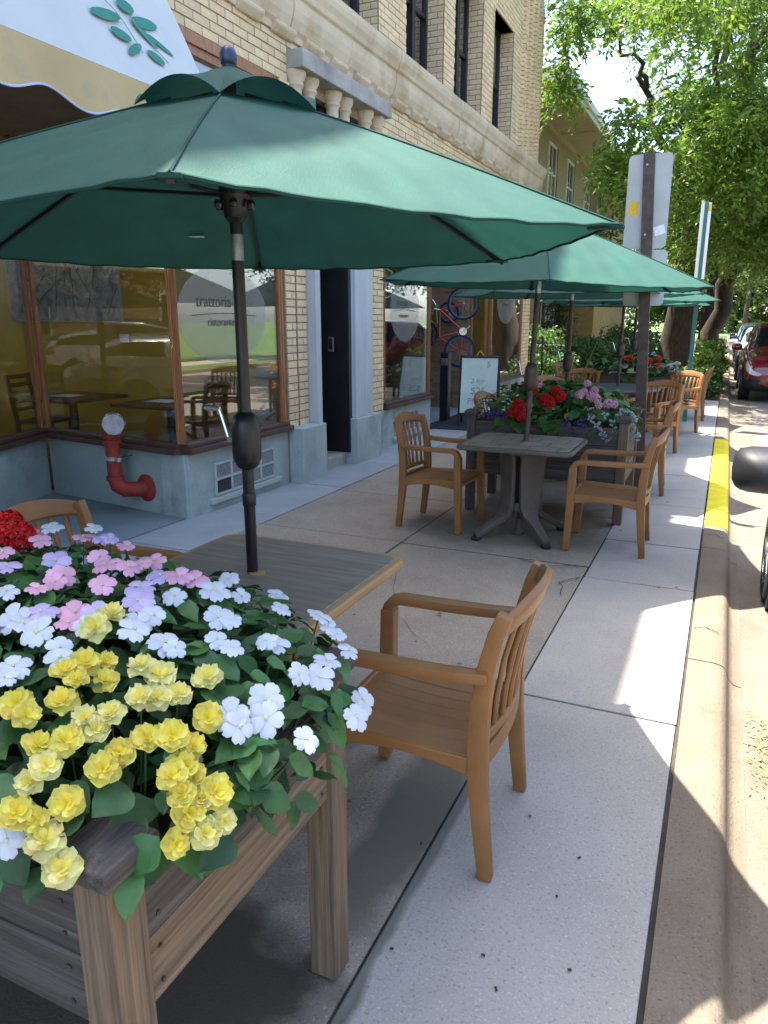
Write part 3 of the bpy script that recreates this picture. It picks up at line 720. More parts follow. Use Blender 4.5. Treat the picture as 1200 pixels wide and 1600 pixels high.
# ---- rooms behind the glass
rm = MB(); rm.box(-9.69, XF - .32, 6.42, 6.50, .0, 3.49); rm.build('room_wall', 'wall_yellow', bld)
rm = MB(); rm.box(-9.5, -5.86, -2, 4.9, .0, .09); rm.box(-9.5, -4.07, 5.05, 6.42, 0, .09); rm.build('room_floor', 'floor_dim', bld)
rm = MB(); rm.box(-9.5, -4.07, -2, 6.42, 3.40, 3.49); rm.build('room_ceiling', 'ceiling_dim', bld)
rm = MB(); rm.box(-7.0, -6.9, 7.5, 10.2, 0, 3.49); rm.box(-6.9, XF - .43, 7.5, 7.58, 0, 3.49); rm.box(-6.9, -5.55, 10.27, 10.33, 0, 3.49); rm.build('room_wall', 'wall_dim', bld)
rm = MB(); rm.box(-6.9, -4.07, 7.58, 10.2, 0, .08); rm.build('room_floor', 'floor_dim', bld)
rm = MB(); rm.box(-6.2, -6.1, 13.3, 15.8, 0, 3.4); rm.box(-6.1, XF - .36, 15.6, 15.7, 0, 3.4); rm.build('room_wall', 'wall_yellow', bld)
rm = MB(); rm.box(-6.1, -4.07, 13.4, 15.6, 0, .08); rm.build('room_floor', 'floor_dim', bld)

# ---- decals and lettering on the panes
def yz_rot(): return Matrix(((0, 0, 1), (1, 0, 0), (0, 1, 0)))
def decal(win, yc, zc, ry, rz, x, txt=True):
    e = MB(); n = 40
    e.add([(x, yc + ry * math.cos(2 * PI * i / n), zc + rz * math.sin(2 * PI * i / n)) for i in range(n)], [tuple(range(n))])
    d = e.build('decal', 'decal_film', win)
    def T(s, size, y, z):
        me = text_mesh(s, size, 'ink_dark', .0008); o = place('lettering', me, d, Vector((x + .002, y, z)) - wloc(d), yz_rot())
    T('trattoria', ry * .22, yc - ry * .62, zc + rz * .16)
    ln = MB(); ln.tube([(x + .002, yc - ry * .72 + ry * 1.44 * i / 12, zc - rz * .02 + rz * .05 * math.sin(PI * i / 12)) for i in range(13)], .0035, 5); ln.build('underline', 'ink_dark', d)
    T('ristorante', ry * .15, yc - ry * .4, zc - rz * .22)
c = atX(355, 492, -3.905); decal(w1, c.y, c.z, .63, .40, -3.9215)
decal(w2, 9.32, 1.72, .50, .40, -3.9215)
decal(w3, 14.3, 1.95, .65, .42, -3.9215)
# OPEN sign hanging inside the middle shop window
op = empty('open_sign', (-3.99, 8.80, 2.05), 0, 'white outlined OPEN sign hanging inside the middle shop window', 'sign')
o = MB(); pts = []
for i in range(33):
    a = 2 * PI * i / 32; r = 1 + .06 * math.cos(8 * a); pts.append((-3.99, 8.80 + .25 * r * math.copysign(abs(math.cos(a)) ** .5, math.cos(a)), 2.05 + .17 * r * math.copysign(abs(math.sin(a)) ** .5, math.sin(a))))
o.tube(pts, .009, 6); o.build('tube_border', 'neon_tube', op, smooth=True)
place('lettering', text_mesh('OPEN', .165, 'neon_tube', .006), op, Vector((-3.985, 8.595, 1.95)) - op.location, yz_rot())
place('lettering', text_mesh('we are', .07, 'neon_tube', .004), op, Vector((-3.985, 8.70, 2.11)) - op.location, yz_rot())
o = MB(); o.tube([(-3.99, 8.62, 2.2), (-3.99, 8.62, 3.2)], .003, 5); o.tube([(-3.99, 8.98, 2.2), (-3.99, 8.98, 3.2)], .003, 5); o.build('hanging_wire', 'black_metal', op)
# painting on the yellow wall
pa = MB(); pa.box(-7.75, -6.05, 6.385, 6.42, 1.58, 2.75); po = tag(pa.build('painting', 'galv', bevel=.004), 'grey blue painting of bare branches on the yellow restaurant wall', 'painting')
pa = MB(); pa.box(-7.74, -6.06, 6.381, 6.3845, 1.59, 2.74); pa.build('canvas_face', 'painting', po)
random.seed(3); br = MB()
def branch(x, z, a, L, r, d):
    p = [(x, z)]
    for k in range(5):
        a += random.uniform(-.25, .25); x += math.cos(a) * L / 5; z += math.sin(a) * L / 5
        if not (-7.72 < x < -6.08 and 1.61 < z < 2.72): break
        p.append((x, z))
    if len(p) > 1: br.tube([(q[0], 6.380, q[1]) for q in p], r, 4)
    if d and len(p) > 3:
        for s in (-.6, .5): branch(p[-2][0], p[-2][1], a + s, L * .7, r * .6, d - 1)
for k in range(11): branch(-7.6 + k * .15, 1.64 + .05 * (k % 3), random.uniform(.7, 2.4), .55, .005, 4)
br.build('painted_branches', 'ink_dark', po)
# light switch plate
sp = MB(); sp.box(-6.12, -6.0, 6.40, 6.418, 1.36, 1.45); tag(sp.build('switch_plate', 'white_paint', bevel=.004), 'small white switch plate on the yellow wall below the painting', 'switch')

# ================================================================== AWNING
aw = empty('shop_awning', (-3.6, 3.2, 2.75), 0, 'pale awning with green olive branch print and scalloped cream valance', 'awning')
AX0, AZ0, AX1, AZ1, AY0, AY1 = -3.40, 3.0, -3.87, 3.93, -1.2, 4.66
s = MB(); s.grid(lambda u, v: (AX0 + (AX1 - AX0) * v + .012 * math.sin(v * PI) * math.cos(u * 25), AY0 + (AY1 - AY0) * u, AZ0 + (AZ1 - AZ0) * v), 50, 8); s.build('top_cloth', 'awning_cloth', aw, smooth=True, fixn=False)
def val(u, v):
    y = AY0 + (AY1 - AY0) * u; ph = ((y - .12) / .56) % 1.0
    drop = .235 + .034 * math.cos(2 * PI * ph) * (1 if True else 0)
    return (AX0 + .004 + .012 * math.sin(y * 9) * v, y, AZ0 - .003 - drop * v)
s = MB(); s.grid(val, 180, 4); s.build('valance', 'valance_cloth', aw, smooth=True, fixn=False)
s = MB(); s.tube([val(i / 180, 1.0) for i in range(181)], .006, 6); s.build('valance_piping', 'piping_blue', aw, smooth=True)
s = MB(); s.tube([(AX0 - .015, AY0, AZ0 - .012), (AX0 - .015, AY1, AZ0 - .012)], .012, 8); s.tube([(AX0 - .015, AY1 - .01, AZ0 - .012), (AX1, AY1 - .01, AZ0 - .012)], .011, 8); s.build('frame_bar', 'galv', aw, smooth=True)
s = MB(); s.add([(AX0, AY1, AZ0), (AX1, AY1, AZ1), (AX1, AY1, AZ0)], [(0, 1, 2)]); s.build('side_cloth', 'awning_cloth', aw, fixn=False)
# printed olive branch
def onaw(px, py):
    d = ray(px, py); n = Vector((AZ1 - AZ0, 0, AX0 - AX1)).normalized(); o = Vector((AX0, 0, AZ0)); dd = Vector(d)
    t = n.dot(o - Vector((0, 0, H))) / n.dot(dd); return Vector((0, 0, H)) + dd * t + n * .010
def pleaf(pts):
    b = MB(); b.add([onaw(*p) for p in pts], [tuple(range(len(pts)))]); b.build('printed_leaf', 'print_green', aw, fixn=False)
def ell(x0, y0, x1, y1, w):
    cx, cy = (x0 + x1) / 2, (y0 + y1) / 2; L = math.hypot(x1 - x0, y1 - y0) / 2; ux, uy = (x1 - x0) / 2 / L, (y1 - y0) / 2 / L
    return [(cx + L * math.cos(a) * ux - w * math.sin(a) * uy, cy + L * math.cos(a) * uy + w * math.sin(a) * ux) for a in [2 * PI * k / 14 for k in range(14)]]
for a in ((139, 15, 187, 31, 8), (181, 0, 207, 22, 7), (171, 43, 204, 66, 6), (203, 30, 244, 46, 8), (229, 80, 256, 103, 5), (200, 84, 219, 72, 8), (205, 34, 246, 78, 3.2), (228, 54, 270, 90, 2.6)): pleaf(ell(*a))
s = MB(); s.tube([onaw(*p) for p in ((155, -5), (175, 14), (192, 36), (206, 58), (222, 84))], .003, 5); s.tube([onaw(*p) for p in ((202, 28), (225, 58), (245, 82), (262, 100))], .003, 5); s.build('printed_stem', 'ink_grey', aw)

# ================================================================== CHAIRS (face +x locally)
def make_chair(m='resin'):
    c = empty('armchair', (0, 0, 0))
    bow = lambda y: .05 * (1 - (y / .25) ** 2)
    for s in (-1, 1):
        y = s * .245
        b = MB(); b.sweep([(.235, y, 0), (.228, y, .2), (.222, y, .42), (.218, y, .60)], (0, 1, 0), [.044, .048, .052, .052], [.044, .048, .054, .052]); b.build('leg', m, c, bevel=.006)
        b = MB(); ptsa = [(.218, y, .585), (.214, y, .612), (.200, y, .632), (.17, y, .642), (0, y, .642), (-.15, y, .645), (-.275, y, .655)]
        b.sweep(ptsa, (0, 1, 0), [.046, .05, .054, .056, .056, .05, .042], [.046, .042, .038, .034, .034, .034, .034]); b.build('armrest', m, c, bevel=.008, smooth=50)
        y = s * .232
        b = MB(); b.sweep([(-.285, y, 0), (-.268, y, .15), (-.252, y, .32), (-.248, y, .44), (-.252, y, .56), (-.266, y, .68), (-.290, y, .78), (-.312, y, .84)], (0, 1, 0), [.038, .040, .043, .043, .043, .042, .042, .042], [.042, .048, .056, .058, .055, .05, .047, .043]); b.build('leg', m, c, bevel=.006, smooth=50)
        b = MB()      # side apron with arched lower edge
        n = 8; top = [(.20 - .44 * i / n, .405 - .012 * (i / n)) for i in range(n + 1)]; bot = [(x, z - .06 + .028 * math.sin(PI * i / n)) for i, (x, z) in enumerate(top)]
        b.prism(top + bot[::-1], s * .236 - .012, s * .236 + .012, 'y'); b.build('side_rail', m, c, bevel=.004, seg=1)
    def seat(th):
        def f(u, v):
            x = .245 - .49 * u; y = (v - .5) * 2 * (.252 - .012 * u)
            z = .418 - .020 * u - .016 * math.sin(PI * min(1, max(0, v))) * math.sin(PI * u) - (.03 * max(0, (.10 - u) / .10) ** 2)
            return (x, y, z - th)
        return f
    b = MB(); g1, g2 = seat(0), seat(.018); nu, nv = 12, 12
    b.grid(g1, nu, nv); k = len(b.v); b.grid(lambda u, v: g2(u, v), nu, nv)
    W = nu + 1
    for i in range(nu):
        b.f += [(i, i + k, i + 1 + k, i + 1), (nv * W + i, nv * W + i + 1, nv * W + i + 1 + k, nv * W + i + k)]; b.mi += [0, 0]
    for j in range(nv):
        b.f += [(j * W, (j + 1) * W, (j + 1) * W + k, j * W + k), (j * W + nu, j * W + nu + k, (j + 1) * W + nu + k, (j + 1) * W + nu)]; b.mi += [0, 0]
    so_ = b.build('seat', m, c, smooth=50)
    for yl in (-.15, -.09, -.03, .03, .09, .15):   # slat lines pressed into the seat
        q = MB(); q.sweep([(.21 - .40 * i / 6, yl * (1 - .06 * i / 6), seat(0)((.245 - (.21 - .40 * i / 6)) / .49, .5 + yl / .504)[2] - .0008) for i in range(7)], (0, 1, 0), .048, .005); q.build('seat_slat', m, so_, bevel=.002, seg=1)
    b = MB(); b.sweep([(.214, -.222 + .444 * i / 8, .385 + .012 * math.sin(PI * i / 8)) for i in range(9)], (1, 0, 0), .022, .05); b.build('front_rail', m, c, bevel=.004, seg=1)
    b = MB(); b.sweep([(-.252 - bow(-.222 + .444 * i / 10) * .5, -.222 + .444 * i / 10, .385) for i in range(11)], (0, 0, 1), .06, .022); b.build('rear_rail', m, c, bevel=.004, seg=1)
    b = MB(); b.sweep([(-.250 - bow(-.222 + .444 * i / 10) * .7, -.222 + .444 * i / 10, .452) for i in range(11)], (.0, 0, 1), .032, .02); b.build('rear_rail', m, c, bevel=.004, seg=1)
    b = MB()          # crest rail, arched and bowed
    lean = Vector((-.42, 0, .91)).normalized(); n = 14; vs = []; fs = []
    for i in range(n + 1):
        y = -.252 + .504 * i / n; q = 1 - (y / .252) ** 2
        lo = Vector((-.292 - .055 * q, y, .775 + .026 * q)); hi = Vector((-.312 - .062 * q, y, .828 + .052 * q)); nn = Vector((.91, 0, .42)) * .014
        vs += [lo - nn, lo + nn, hi + nn * .8, hi - nn * .8]
    for i in range(n):
        for j in range(4): fs.append((i * 4 + j, i * 4 + (j + 1) % 4, i * 4 + 4 + (j + 1) % 4, i * 4 + 4 + j))
    fs += [(3, 2, 1, 0), tuple(n * 4 + j for j in range(4))]
    b.add(vs, fs); b.build('top_rail', m, c, bevel=.007, seg=2, smooth=60)
    for i in range(6):
        y = -.165 + .066 * i; q = 1 - (y / .25) ** 2
        path = [(-.250 - .035 * q, y * .92, .45), (-.256 - .040 * q, y * .94, .56), (-.270 - .047 * q, y * .97, .68), (-.296 - .054 * q, y, .785 + .024 * q)]
        b = MB(); b.sweep(path, (0, 1, 0), .026, .014); b.build('slat', m, c, bevel=.004, seg=1, smooth=50)
    return c
GCH = 'brown slatted armchairs on the sidewalk'
chair0 = make_chair(); used = [False]
def chair(x, y, rz, label, dz=0):
    c = chair0 if not used[0] else copy_tree(chair0); used[0] = True
    c.location = (x, y, dz); c.rotation_euler.z = rz
    tag(c, label, 'chair', GCH); return c
CH = [(-.778, 2.02, PI + .03, 'brown slatted armchair at the right side of the wood grain table, beside the planter'),
      (-2.17, 2.06, .05, 'brown slatted armchair between the red standpipe and the wood grain table'),
      (-1.955, 5.46, -.06, 'brown slatted armchair at the wall side of the stone look table'),
      (-.675, 5.40, PI + .02, 'brown slatted armchair at the kerb side of the stone look table'),
      (-.71, 7.42, PI + .06, 'brown slatted armchair beside the rusty sign post, kerb side of the second planter'),
      (-1.93, 7.42, -.1, 'brown slatted armchair between the chalkboard and the second flower planter'),
      (-.78, 9.55, -PI / 2 - .45, 'brown slatted armchair in front of the round grey table, kerb side'),
      (-.62, 11.55, -PI / 2 - .5, 'brown slatted armchair behind the round grey table, kerb side'),
      (-.52, 13.35, PI, 'brown slatted armchair beside the green sign post at the far table'),
      (-2.05, 9.65, -PI / 2 + .3, 'brown slatted armchair in front of the round grey table, wall side'),
      (-2.0, 11.5, -PI / 2 - .1, 'brown slatted armchair behind the round grey table, wall side'),
      (-2.35, 13.3, -.1, 'brown slatted armchair at the wall side of the far table')]
for a in CH: chair(*a)

# ================================================================== TABLES
def rounded(w, d, r, n=5):
    p = []
    for cx_, cy_, a0 in ((w - r, d - r, 0), (-w + r, d - r, PI / 2), (-w + r, -d + r, PI), (w - r, -d + r, 1.5 * PI)):
        for k in range(n + 1): a = a0 + PI / 2 * k / n; p.append((cx_ + r * math.cos(a), cy_ + r * math.sin(a)))
    return p
def make_table(loc, w, d, topm, edgem, legm, label, rz=0, round_=False, hz=.725):
    t = empty('pedestal_table', (0, 0, 0), 0, label, 'table', 'pedestal tables with umbrellas')
    out = [(w * math.cos(2 * PI * k / 40), d * math.sin(2 * PI * k / 40)) for k in range(40)] if round_ else rounded(w, d, .07)
    inn = [(x * (1 - .028 / w), y * (1 - .028 / d)) for x, y in out]
    b = MB(); b.prism(out, hz - .038, hz - .004, 'z'); b.build('table_edge', edgem, t, bevel=.010, seg=3, smooth=50)
    b = MB(); b.prism(inn, hz - .006, hz, 'z'); b.build('table_top', topm, t, bevel=.003, seg=1)
    b = MB(); b.lathe([(.0, hz + .0005), (.03, hz + .0005), (.03, hz + .003), (.0, hz + .003)], n=16); b.build('umbrella_ring', legm, t)
    b = MB(); b.box(-w * .62, w * .62, -.05, .05, hz - .075, hz - .040); b.box(-.05, .05, -d * .62, d * .62, hz - .0745, hz - .0405); b.build('top_bracket', legm, t, bevel=.008)
    for k in range(4):
        a = PI / 4 + k * PI / 2; u = Vector((math.cos(a), math.sin(a), 0)); s = Vector((-math.sin(a), math.cos(a), 0))
        P = lambda r, z: tuple(u * r + Vector((0, 0, z)))
        b = MB(); b.sweep([P(.135, hz - .076), P(.125, hz - .2), P(.12, .40), P(.12, .24), P(.135, .175), P(.19, .135), P(.28, .085), P(.355, .042), P(.385, .035)], s, [.20, .185, .17, .155, .12, .085, .072, .065, .06], [.03, .03, .032, .036, .046, .05, .046, .042, .04])
        o = b.build('leg', legm, t, bevel=.006, smooth=45)
        b = MB(); b.lathe([(.034, 0), (.038, .006), (.034, .02), (.02, .028)], P(.375, 0), n=12); b.build('foot', 'rubber', o, smooth=40)
    b = MB(); b.lathe([(.10, .20), (.105, .215), (.105, .25), (.095, .265)], n=16); b.build('hub', legm, t, smooth=40)
    t.location = loc; t.rotation_euler.z = rz; return t
T1 = make_table((-1.44, 2.075, 0), .41, .42, 'table_wood', 'table_edge_tan', 'table_edge_tan', 'wood grain table with a tan edge beside the near flower planter')
T2 = make_table((-1.305, 5.395, 0), .42, .37, 'table_tile', 'table_brown', 'table_brown', 'stone look square table with dark brown pedestal before the second planter')
T3 = make_table((-1.42, 7.55, 0), .40, .38, 'table_tile', 'table_brown', 'table_brown', 'dark pedestal table half hidden behind the second flower planter')
T4 = make_table((-1.32, 10.55, 0), .58, .58, 'table_grey', 'table_grey', 'table_brown', 'round blue grey table between the second and third planters', round_=True)
T5 = make_table((-1.42, 13.3, 0), .42, .40, 'table_grey', 'table_brown', 'table_brown', 'far square table behind the third flower planter')

# ================================================================== UMBRELLAS
ZT, ZA, RU = 1.838, 2.295, 1.18
def make_umbrella():
    u = empty('patio_umbrella', (0, 0, 0))
    def tip(k, r=RU, z=None): a = k * PI / 3; return Vector((r * math.cos(a), r * math.sin(a), ZT if z is None else z))
    hub = Vector((0, 0, ZA))
    def gore(k, r0, sagm, off=0.0):
        def f(s, v):
            a = tip(k); b = tip(k + 1); t = r0 + (1 - r0) * v
            e = a.lerp(b, s); p = hub.lerp(e, t)
            q = 4 * s * (1 - s)
            p.z -= sagm * q * t * (1.1 - .5 * t) * (.35 + .65 * t) - .012 * math.sin(PI * t)
            ctr = Vector((p.x, p.y, 0)); p -= ctr.normalized() * (.028 * q * t ** 3) if ctr.length > 0 else Vector((0, 0, 0))
            p.z += (.0030 * math.sin(46 * s + 5 * math.sin(6 * v + k)) + .002 * math.sin(90 * s * (1.2 - v) + 3 * k)) * v * (1.15 - q) * min(1, 6 * s * (1 - s) * 2) + .0022 * math.sin(37 * s + 9 * v + k) * v * q + .002 * math.sin(21 * v + 5 * s + 2 * k) * q
            return p + Vector((0, 0, off))
        return f
    for k in range(6):
        b = MB(); b.grid(gore(k, .16, .030), 40, 20); o = b.build('canopy_panel', 'canvas', u, smooth=True, fixn=False)
        h = MB(); f = gore(k, .16, .030); h.tube([f(i / 20, 1.0) for i in range(21)], .0045, 5); h.build('hem', 'canvas_dark', o, smooth=True)
        sm = MB(); sm.tube([Vector(f(0, i / 12)) + Vector((0, 0, .002)) for i in range(13)], .0035, 5); sm.build('seam', 'canvas_dark', o, smooth=True)
    # vent cap: six gores lifted at mid edge
    b = MB()
    for k in range(6):
        def fv(s, v, k=k):
            a = tip(k, .30, 2.195); c = tip(k + 1, .30, 2.195); e = a.lerp(c, s); q = 4 * s * (1 - s)
            p = Vector((0, 0, 2.352)).lerp(e, v); p.z += .062 * q * v ** 2 + .006 * math.sin(PI * v); 
            return p
        b.grid(fv, 12, 7)
    b.build('vent_cap', 'canvas', u, smooth=True, fixn=False)
    b = MB(); b.lathe([(.016, 2.345), (.024, 2.352), (.027, 2.364), (.027, 2.378), (.022, 2.392), (.012, 2.400), (.002, 2.403)], n=18); b.build('finial', 'finial_blue', u, smooth=60)
    b = MB(); b.lathe([(.02, .10), (.02, 2.35)], n=18); p = b.build('pole', 'black_metal', u, smooth=40)
    b = MB(); b.lathe([(.0206, 1.785), (.0206, 1.865)], n=18); b.build('pole_sticker', 'cap_metal', p, smooth=40)
    b = MB(); b.lathe([(.036, 0), (.04, .006), (.04, .03), (.028, .04), (.026, .12), (.02, .12)], n=28); b.build('base', 'table_brown', u, smooth=35)
    b = MB(); b.lathe([(.022, 1.90), (.036, 1.915), (.04, 1.955), (.05, 1.975), (.05, 2.005), (.034, 2.02), (.024, 2.03)], n=18); b.build('runner', 'black_metal', u, smooth=35)
    for k in range(6):
        a = k * PI / 3; e = Vector((math.cos(a), math.sin(a), 0))
        f = gore(k, .05, .03)
        pts = [Vector(f(0, i / 8)) - Vector((0, 0, .012)) for i in range(9)]
        b = MB(); b.sweep(pts, Vector((-math.sin(a), math.cos(a), 0)), .014, .010); r = b.build('rib', 'black_metal', u)
        b = MB(); b.tube([e * .045 + Vector((0, 0, 1.985)), Vector(pts[4]) - Vector((0, 0, .008))], .0065, 6); b.build('strut', 'black_metal', r)
        b = MB(); b.lathe([(.010, -.012), (.014, 0), (.010, .012)], (e * .058 + Vector((0, 0, 1.952))), n=8); b.build('joint', 'black_metal', r)
        b = MB(); tp = Vector(f(0, 1.0)); b.obox(tp - e * .03 - Vector((0, 0, .006)), e * .045, Vector((-math.sin(a), math.cos(a), 0)) * .02, Vector((0, 0, .004))); b.build('tip_pocket', 'canvas_dark', r)
    b = MB(); b.lathe([(.022, 1.10), (.034, 1.108), (.048, 1.135), (.050, 1.17), (.050, 1.235), (.047, 1.265), (.035, 1.29), (.022, 1.298)], n=22); ch = b.build('crank_box', 'black_metal', u, smooth=40)
    b = MB(); b.tube([(-.045, 0, 1.20), (-.075, .0, 1.20)], .011, 8); b.tube([(-.07, .0, 1.195), (-.088, .0, 1.25), (-.105, 0, 1.30)], .007, 8); b.tube([(-.105, 0, 1.302), (-.150, .0, 1.306), (-.165, 0, 1.306)], [.008, .011, .010], 10); b.build('crank_handle', 'chrome', ch, smooth=40)
    b = MB(); b.lathe([(.0225, .97), (.024, .975), (.024, 1.01), (.0225, 1.015)], n=16); b.build('collar', 'black_metal', u, smooth=40)
    b = MB(); f = gore(2, .16, .03); q = Vector(f(.30, .72)); b.obox(q - Vector((0, 0, .012)), (.028, .01, 0), (-.008, .02, 0), (0, 0, .001)); b.build('care_tag', 'paper_white', u)
    return u
mat('finial_blue', (.02, .035, .09), .3, .2, 9, spec=.5)
um0 = make_umbrella()
UM = [((-1.467, 2.087), 0, 'large green umbrella over the wood grain table, its canopy nearest the awning'),
      ((-1.285, 5.406), -14, 'green umbrella rising from the stone look table'),
      ((-1.42, 7.55), 6, 'green umbrella whose pole stands behind the second flower planter'),
      ((-1.30, 10.6), -8, 'green umbrella over the round blue grey table'),
      ((-1.42, 13.3), 20, 'farthest green umbrella beyond the third flower planter')]
for i, ((x, y), rz, lab) in enumerate(UM):
    u = um0 if i == 0 else copy_tree(um0)
    if i:
        for c_ in u.children:
            if c_.name.split('.')[0] in ('pole', 'crank_box', 'runner', 'collar'):
                c_.material_slots[0].link = 'OBJECT'; c_.material_slots[0].material = MT['bronze_metal']
    if i == 1: u.rotation_euler.y = .035
    u.location = (x - (.03 if i == 1 else 0), y, 0); u.rotation_euler.z = math.radians(rz); tag(u, lab, 'umbrella', 'green patio umbrellas over the tables')

# ================================================================== PLANTER BOXES
def make_planter(x0, x1, y0, y1, label, zs=((.525, .652), (.656, .775))):
    p = empty('planter_box', ((x0 + x1) / 2, (y0 + y1) / 2, 0), 0, label, 'planter', 'weathered wood planter boxes'); T = .072
    for (cx_, cy_, fr) in ((x1 - T / 2, y0 + T / 2, 1), (x1 - T / 2, y1 - T / 2, 1), (x0 + T / 2, y0 + T / 2, 0), (x0 + T / 2, y1 - T / 2, 0)):
        b = MB(); b.box(cx_ - T / 2, cx_ + T / 2, cy_ - T / 2, cy_ + T / 2, 0, .822); o = b.build('post', 'wood_tan_z' if fr else 'wood_grey_z', p, bevel=.004)
        b = MB(); C = T / 2 + .020
        vs = []
        for (r, z) in ((C - .004, .823), (C, .827), (C, .855), (C - .020, .872)): vs += [(cx_ - r, cy_ - r, z), (cx_ + r, cy_ - r, z), (cx_ + r, cy_ + r, z), (cx_ - r, cy_ + r, z)]
        fs = [(3, 2, 1, 0), (12, 13, 14, 15)] + [(i * 4 + j, i * 4 + (j + 1) % 4, i * 4 + 4 + (j + 1) % 4, i * 4 + 4 + j) for i in range(3) for j in range(4)]
        b.add(vs, fs); b.build('post_cap', 'wood_cap', o, bevel=.002, seg=1)
    g = .012
    for k, (z0, z1) in enumerate(zs):
        j = random.uniform(-.003, .003)
        for (xa, xb, ya, yb, m) in ((x0 + T, x1 - T, y0 + g, y0 + g + .032, 'wood_grey_x'), (x0 + T, x1 - T, y1 - g - .032, y1 - g, 'wood_grey_x'),
                                    (x1 - g - .032 + j, x1 - g + j, y0 + T, y1 - T, 'wood_tan_y' if k == 0 else 'wood_grey_y'), (x0 + g, x0 + g + .032, y0 + T, y1 - T, 'wood_grey_y')):
            b = MB(); b.box(xa, xb, ya, yb, z0, z1); b.build('board', m, p, bevel=.004, seg=2)
    b = MB(); b.box(x0 + .045, x1 - .045, y0 + .045, y1 - .045, zs[0][0] + .005, zs[0][0] + .025); b.build('bottom', 'wood_grey_x', p)
    b = MB(); b.grid(lambda u, v: (x0 + .05 + (x1 - x0 - .1) * u, y0 + .05 + (y1 - y0 - .1) * v, .735 + .012 * math.sin(u * 30) * math.sin(v * 17)), 24, 12); b.build('soil', 'soil', p, smooth=True, fixn=False)
    for k, (z0, z1) in enumerate(zs):
        for (sx, sy, ax) in ((x1 - g + .0035, y0 + T + .03, 'x'), (x1 - g + .0035, y1 - T - .03, 'x'), (x1 - T - .04, y0 + g - .0015, 'y'), (x0 + T + .04, y0 + g - .0015, 'y')):
            for zz in (z0 + .03, z1 - .03):
                b = MB(); b.lathe([(.0045, -.0015), (.0045, .001), (.002, .0015)], (sx, sy, zz), axis=ax, n=8); b.build('screw', 'bronze_metal', p)
    return p
ZS3 = ((.33, .478), (.482, .63), (.634, .775))
make_planter(-2.02, -.722, .636, 1.372, 'weathered wood planter overflowing with white, pink and yellow flowers')
make_planter(-1.94, -.625, 5.97, 6.72, 'weathered wood planter with red and pink geraniums behind the stone look table', ZS3)
make_planter(-1.95, -.66, 11.9, 12.62, 'weathered wood planter with hot pink flowers behind the round grey table', ZS3)

# ================================================================== FLOWERS
def leaf_mesh(name, L, W, m, curl=.25, fold=.18, serr=0, n=6):
    b = MB()
    def f(u, v):
        t = v; w = W * math.sin(PI * min(1, t ** .75)) ** .8 * (1 + serr * math.sin(26 * t)) ; s = (u - .5) * 2
        return (s * w, L * t, fold * abs(s) * w - curl * L * t * t + .04 * L * math.sin(9 * t) * abs(s))
    b.grid(f, 4, n); return b.mesh(name, m, smooth=True, fixn=False)
def petal(b, L, W, a, tilt, z0=0, r0=0, notch=.12, n=4, cup=.15, mi=0):
    ca, sa = math.cos(a), math.sin(a)
    def f(u, v):
        s = (u - .5) * 2; t = v
        w = W * (t ** .55) * (1 - .35 * max(0, t - .6) / .4 * 0) * math.sqrt(max(0.0, 1 - (max(0, t - .55) / .47) ** 2))
        y = r0 + L * (t - notch * max(0, t - .5) * 2 * (1 - abs(s)) ** 1.5); z = z0 + tilt * L * t + cup * L * s * s * t - .10 * L * t ** 3
        x = s * w
        return (x * ca - y * sa, x * sa + y * ca, z)
    b.grid(f, 4, n, mi)
def impatiens(m):
    b = MB()
    for k in range(5): petal(b, .031 + .003 * math.sin(5 * k), .0172, 2 * PI * k / 5 + .1 * math.sin(7 * k), .10 + .12 * math.sin(3 * k), z0=.0012 * (k % 2), notch=.09, n=5, cup=-.12)
    b.lathe([(.003, .001), (.0035, .004), (.001, .006)], n=6, mi=1); return b.mesh('flower', [m, 'flower_eye'], smooth=True, fixn=False)
def begonia(m):
    b = MB()
    for ring, (n, L, W, tl, z0) in enumerate(((5, .040, .027, .10, 0), (4, .032, .021, .45, .004), (3, .020, .015, 1.0, .007), (2, .012, .010, 1.6, .009))):
        for k in range(n): petal(b, L, W, 2 * PI * k / n + ring * .5, tl + .25 * math.sin(5 * k + ring), z0=z0, notch=.05, cup=.35, mi=0 if ring > 1 else 1)
    return b.mesh('flower', m, smooth=True, fixn=False)
def geranium(m, n=26, R_=.042, seed=1):
    b = MB(); rr = random.Random(seed)
    for k in range(n):
        ph = math.acos(1 - 1.25 * (k + .5) / n); th = k * 2.4
        d = Vector((math.sin(ph) * math.cos(th), math.sin(ph) * math.sin(th), math.cos(ph)))
        q = d.to_track_quat('Z', 'Y').to_matrix(); t = MB()
        for j in range(5): petal(t, .015, .010, 2 * PI * j / 5 + k, .15, notch=.05, n=2)
        b.add([q @ Vector(v) + d * R_ * rr.uniform(.85, 1.05) for v in t.v], t.f)
    return b.mesh('flower', m, smooth=True, fixn=False)
def small_cluster(m, n=10, R_=.03, seed=1, s=.010):
    b = MB(); rr = random.Random(seed)
    for k in range(n):
        d = Vector((rr.uniform(-1, 1), rr.uniform(-1, 1), rr.uniform(.2, 1))).normalized(); q = d.to_track_quat('Z', 'Y').to_matrix(); t = MB()
        for j in range(4): petal(t, s, s * .7, 2 * PI * j / 4 + k, .15, notch=.05, n=2)
        b.add([q @ Vector(v) + d * R_ * rr.uniform(.5, 1.1) for v in t.v], t.f)
    return b.mesh('flower', m, smooth=True, fixn=False)
F_W, F_P, F_L = impatiens('petal_white'), impatiens('petal_pink'), impatiens('petal_lilac')
F_Y, F_C = begonia(['petal_yellow', 'petal_lemon']), begonia(['petal_lemon', 'petal_cream'])
F_R, F_H, F_PK = geranium('petal_red', seed=2), geranium('petal_hotpink', seed=3), geranium('petal_pink', 22, seed=4)
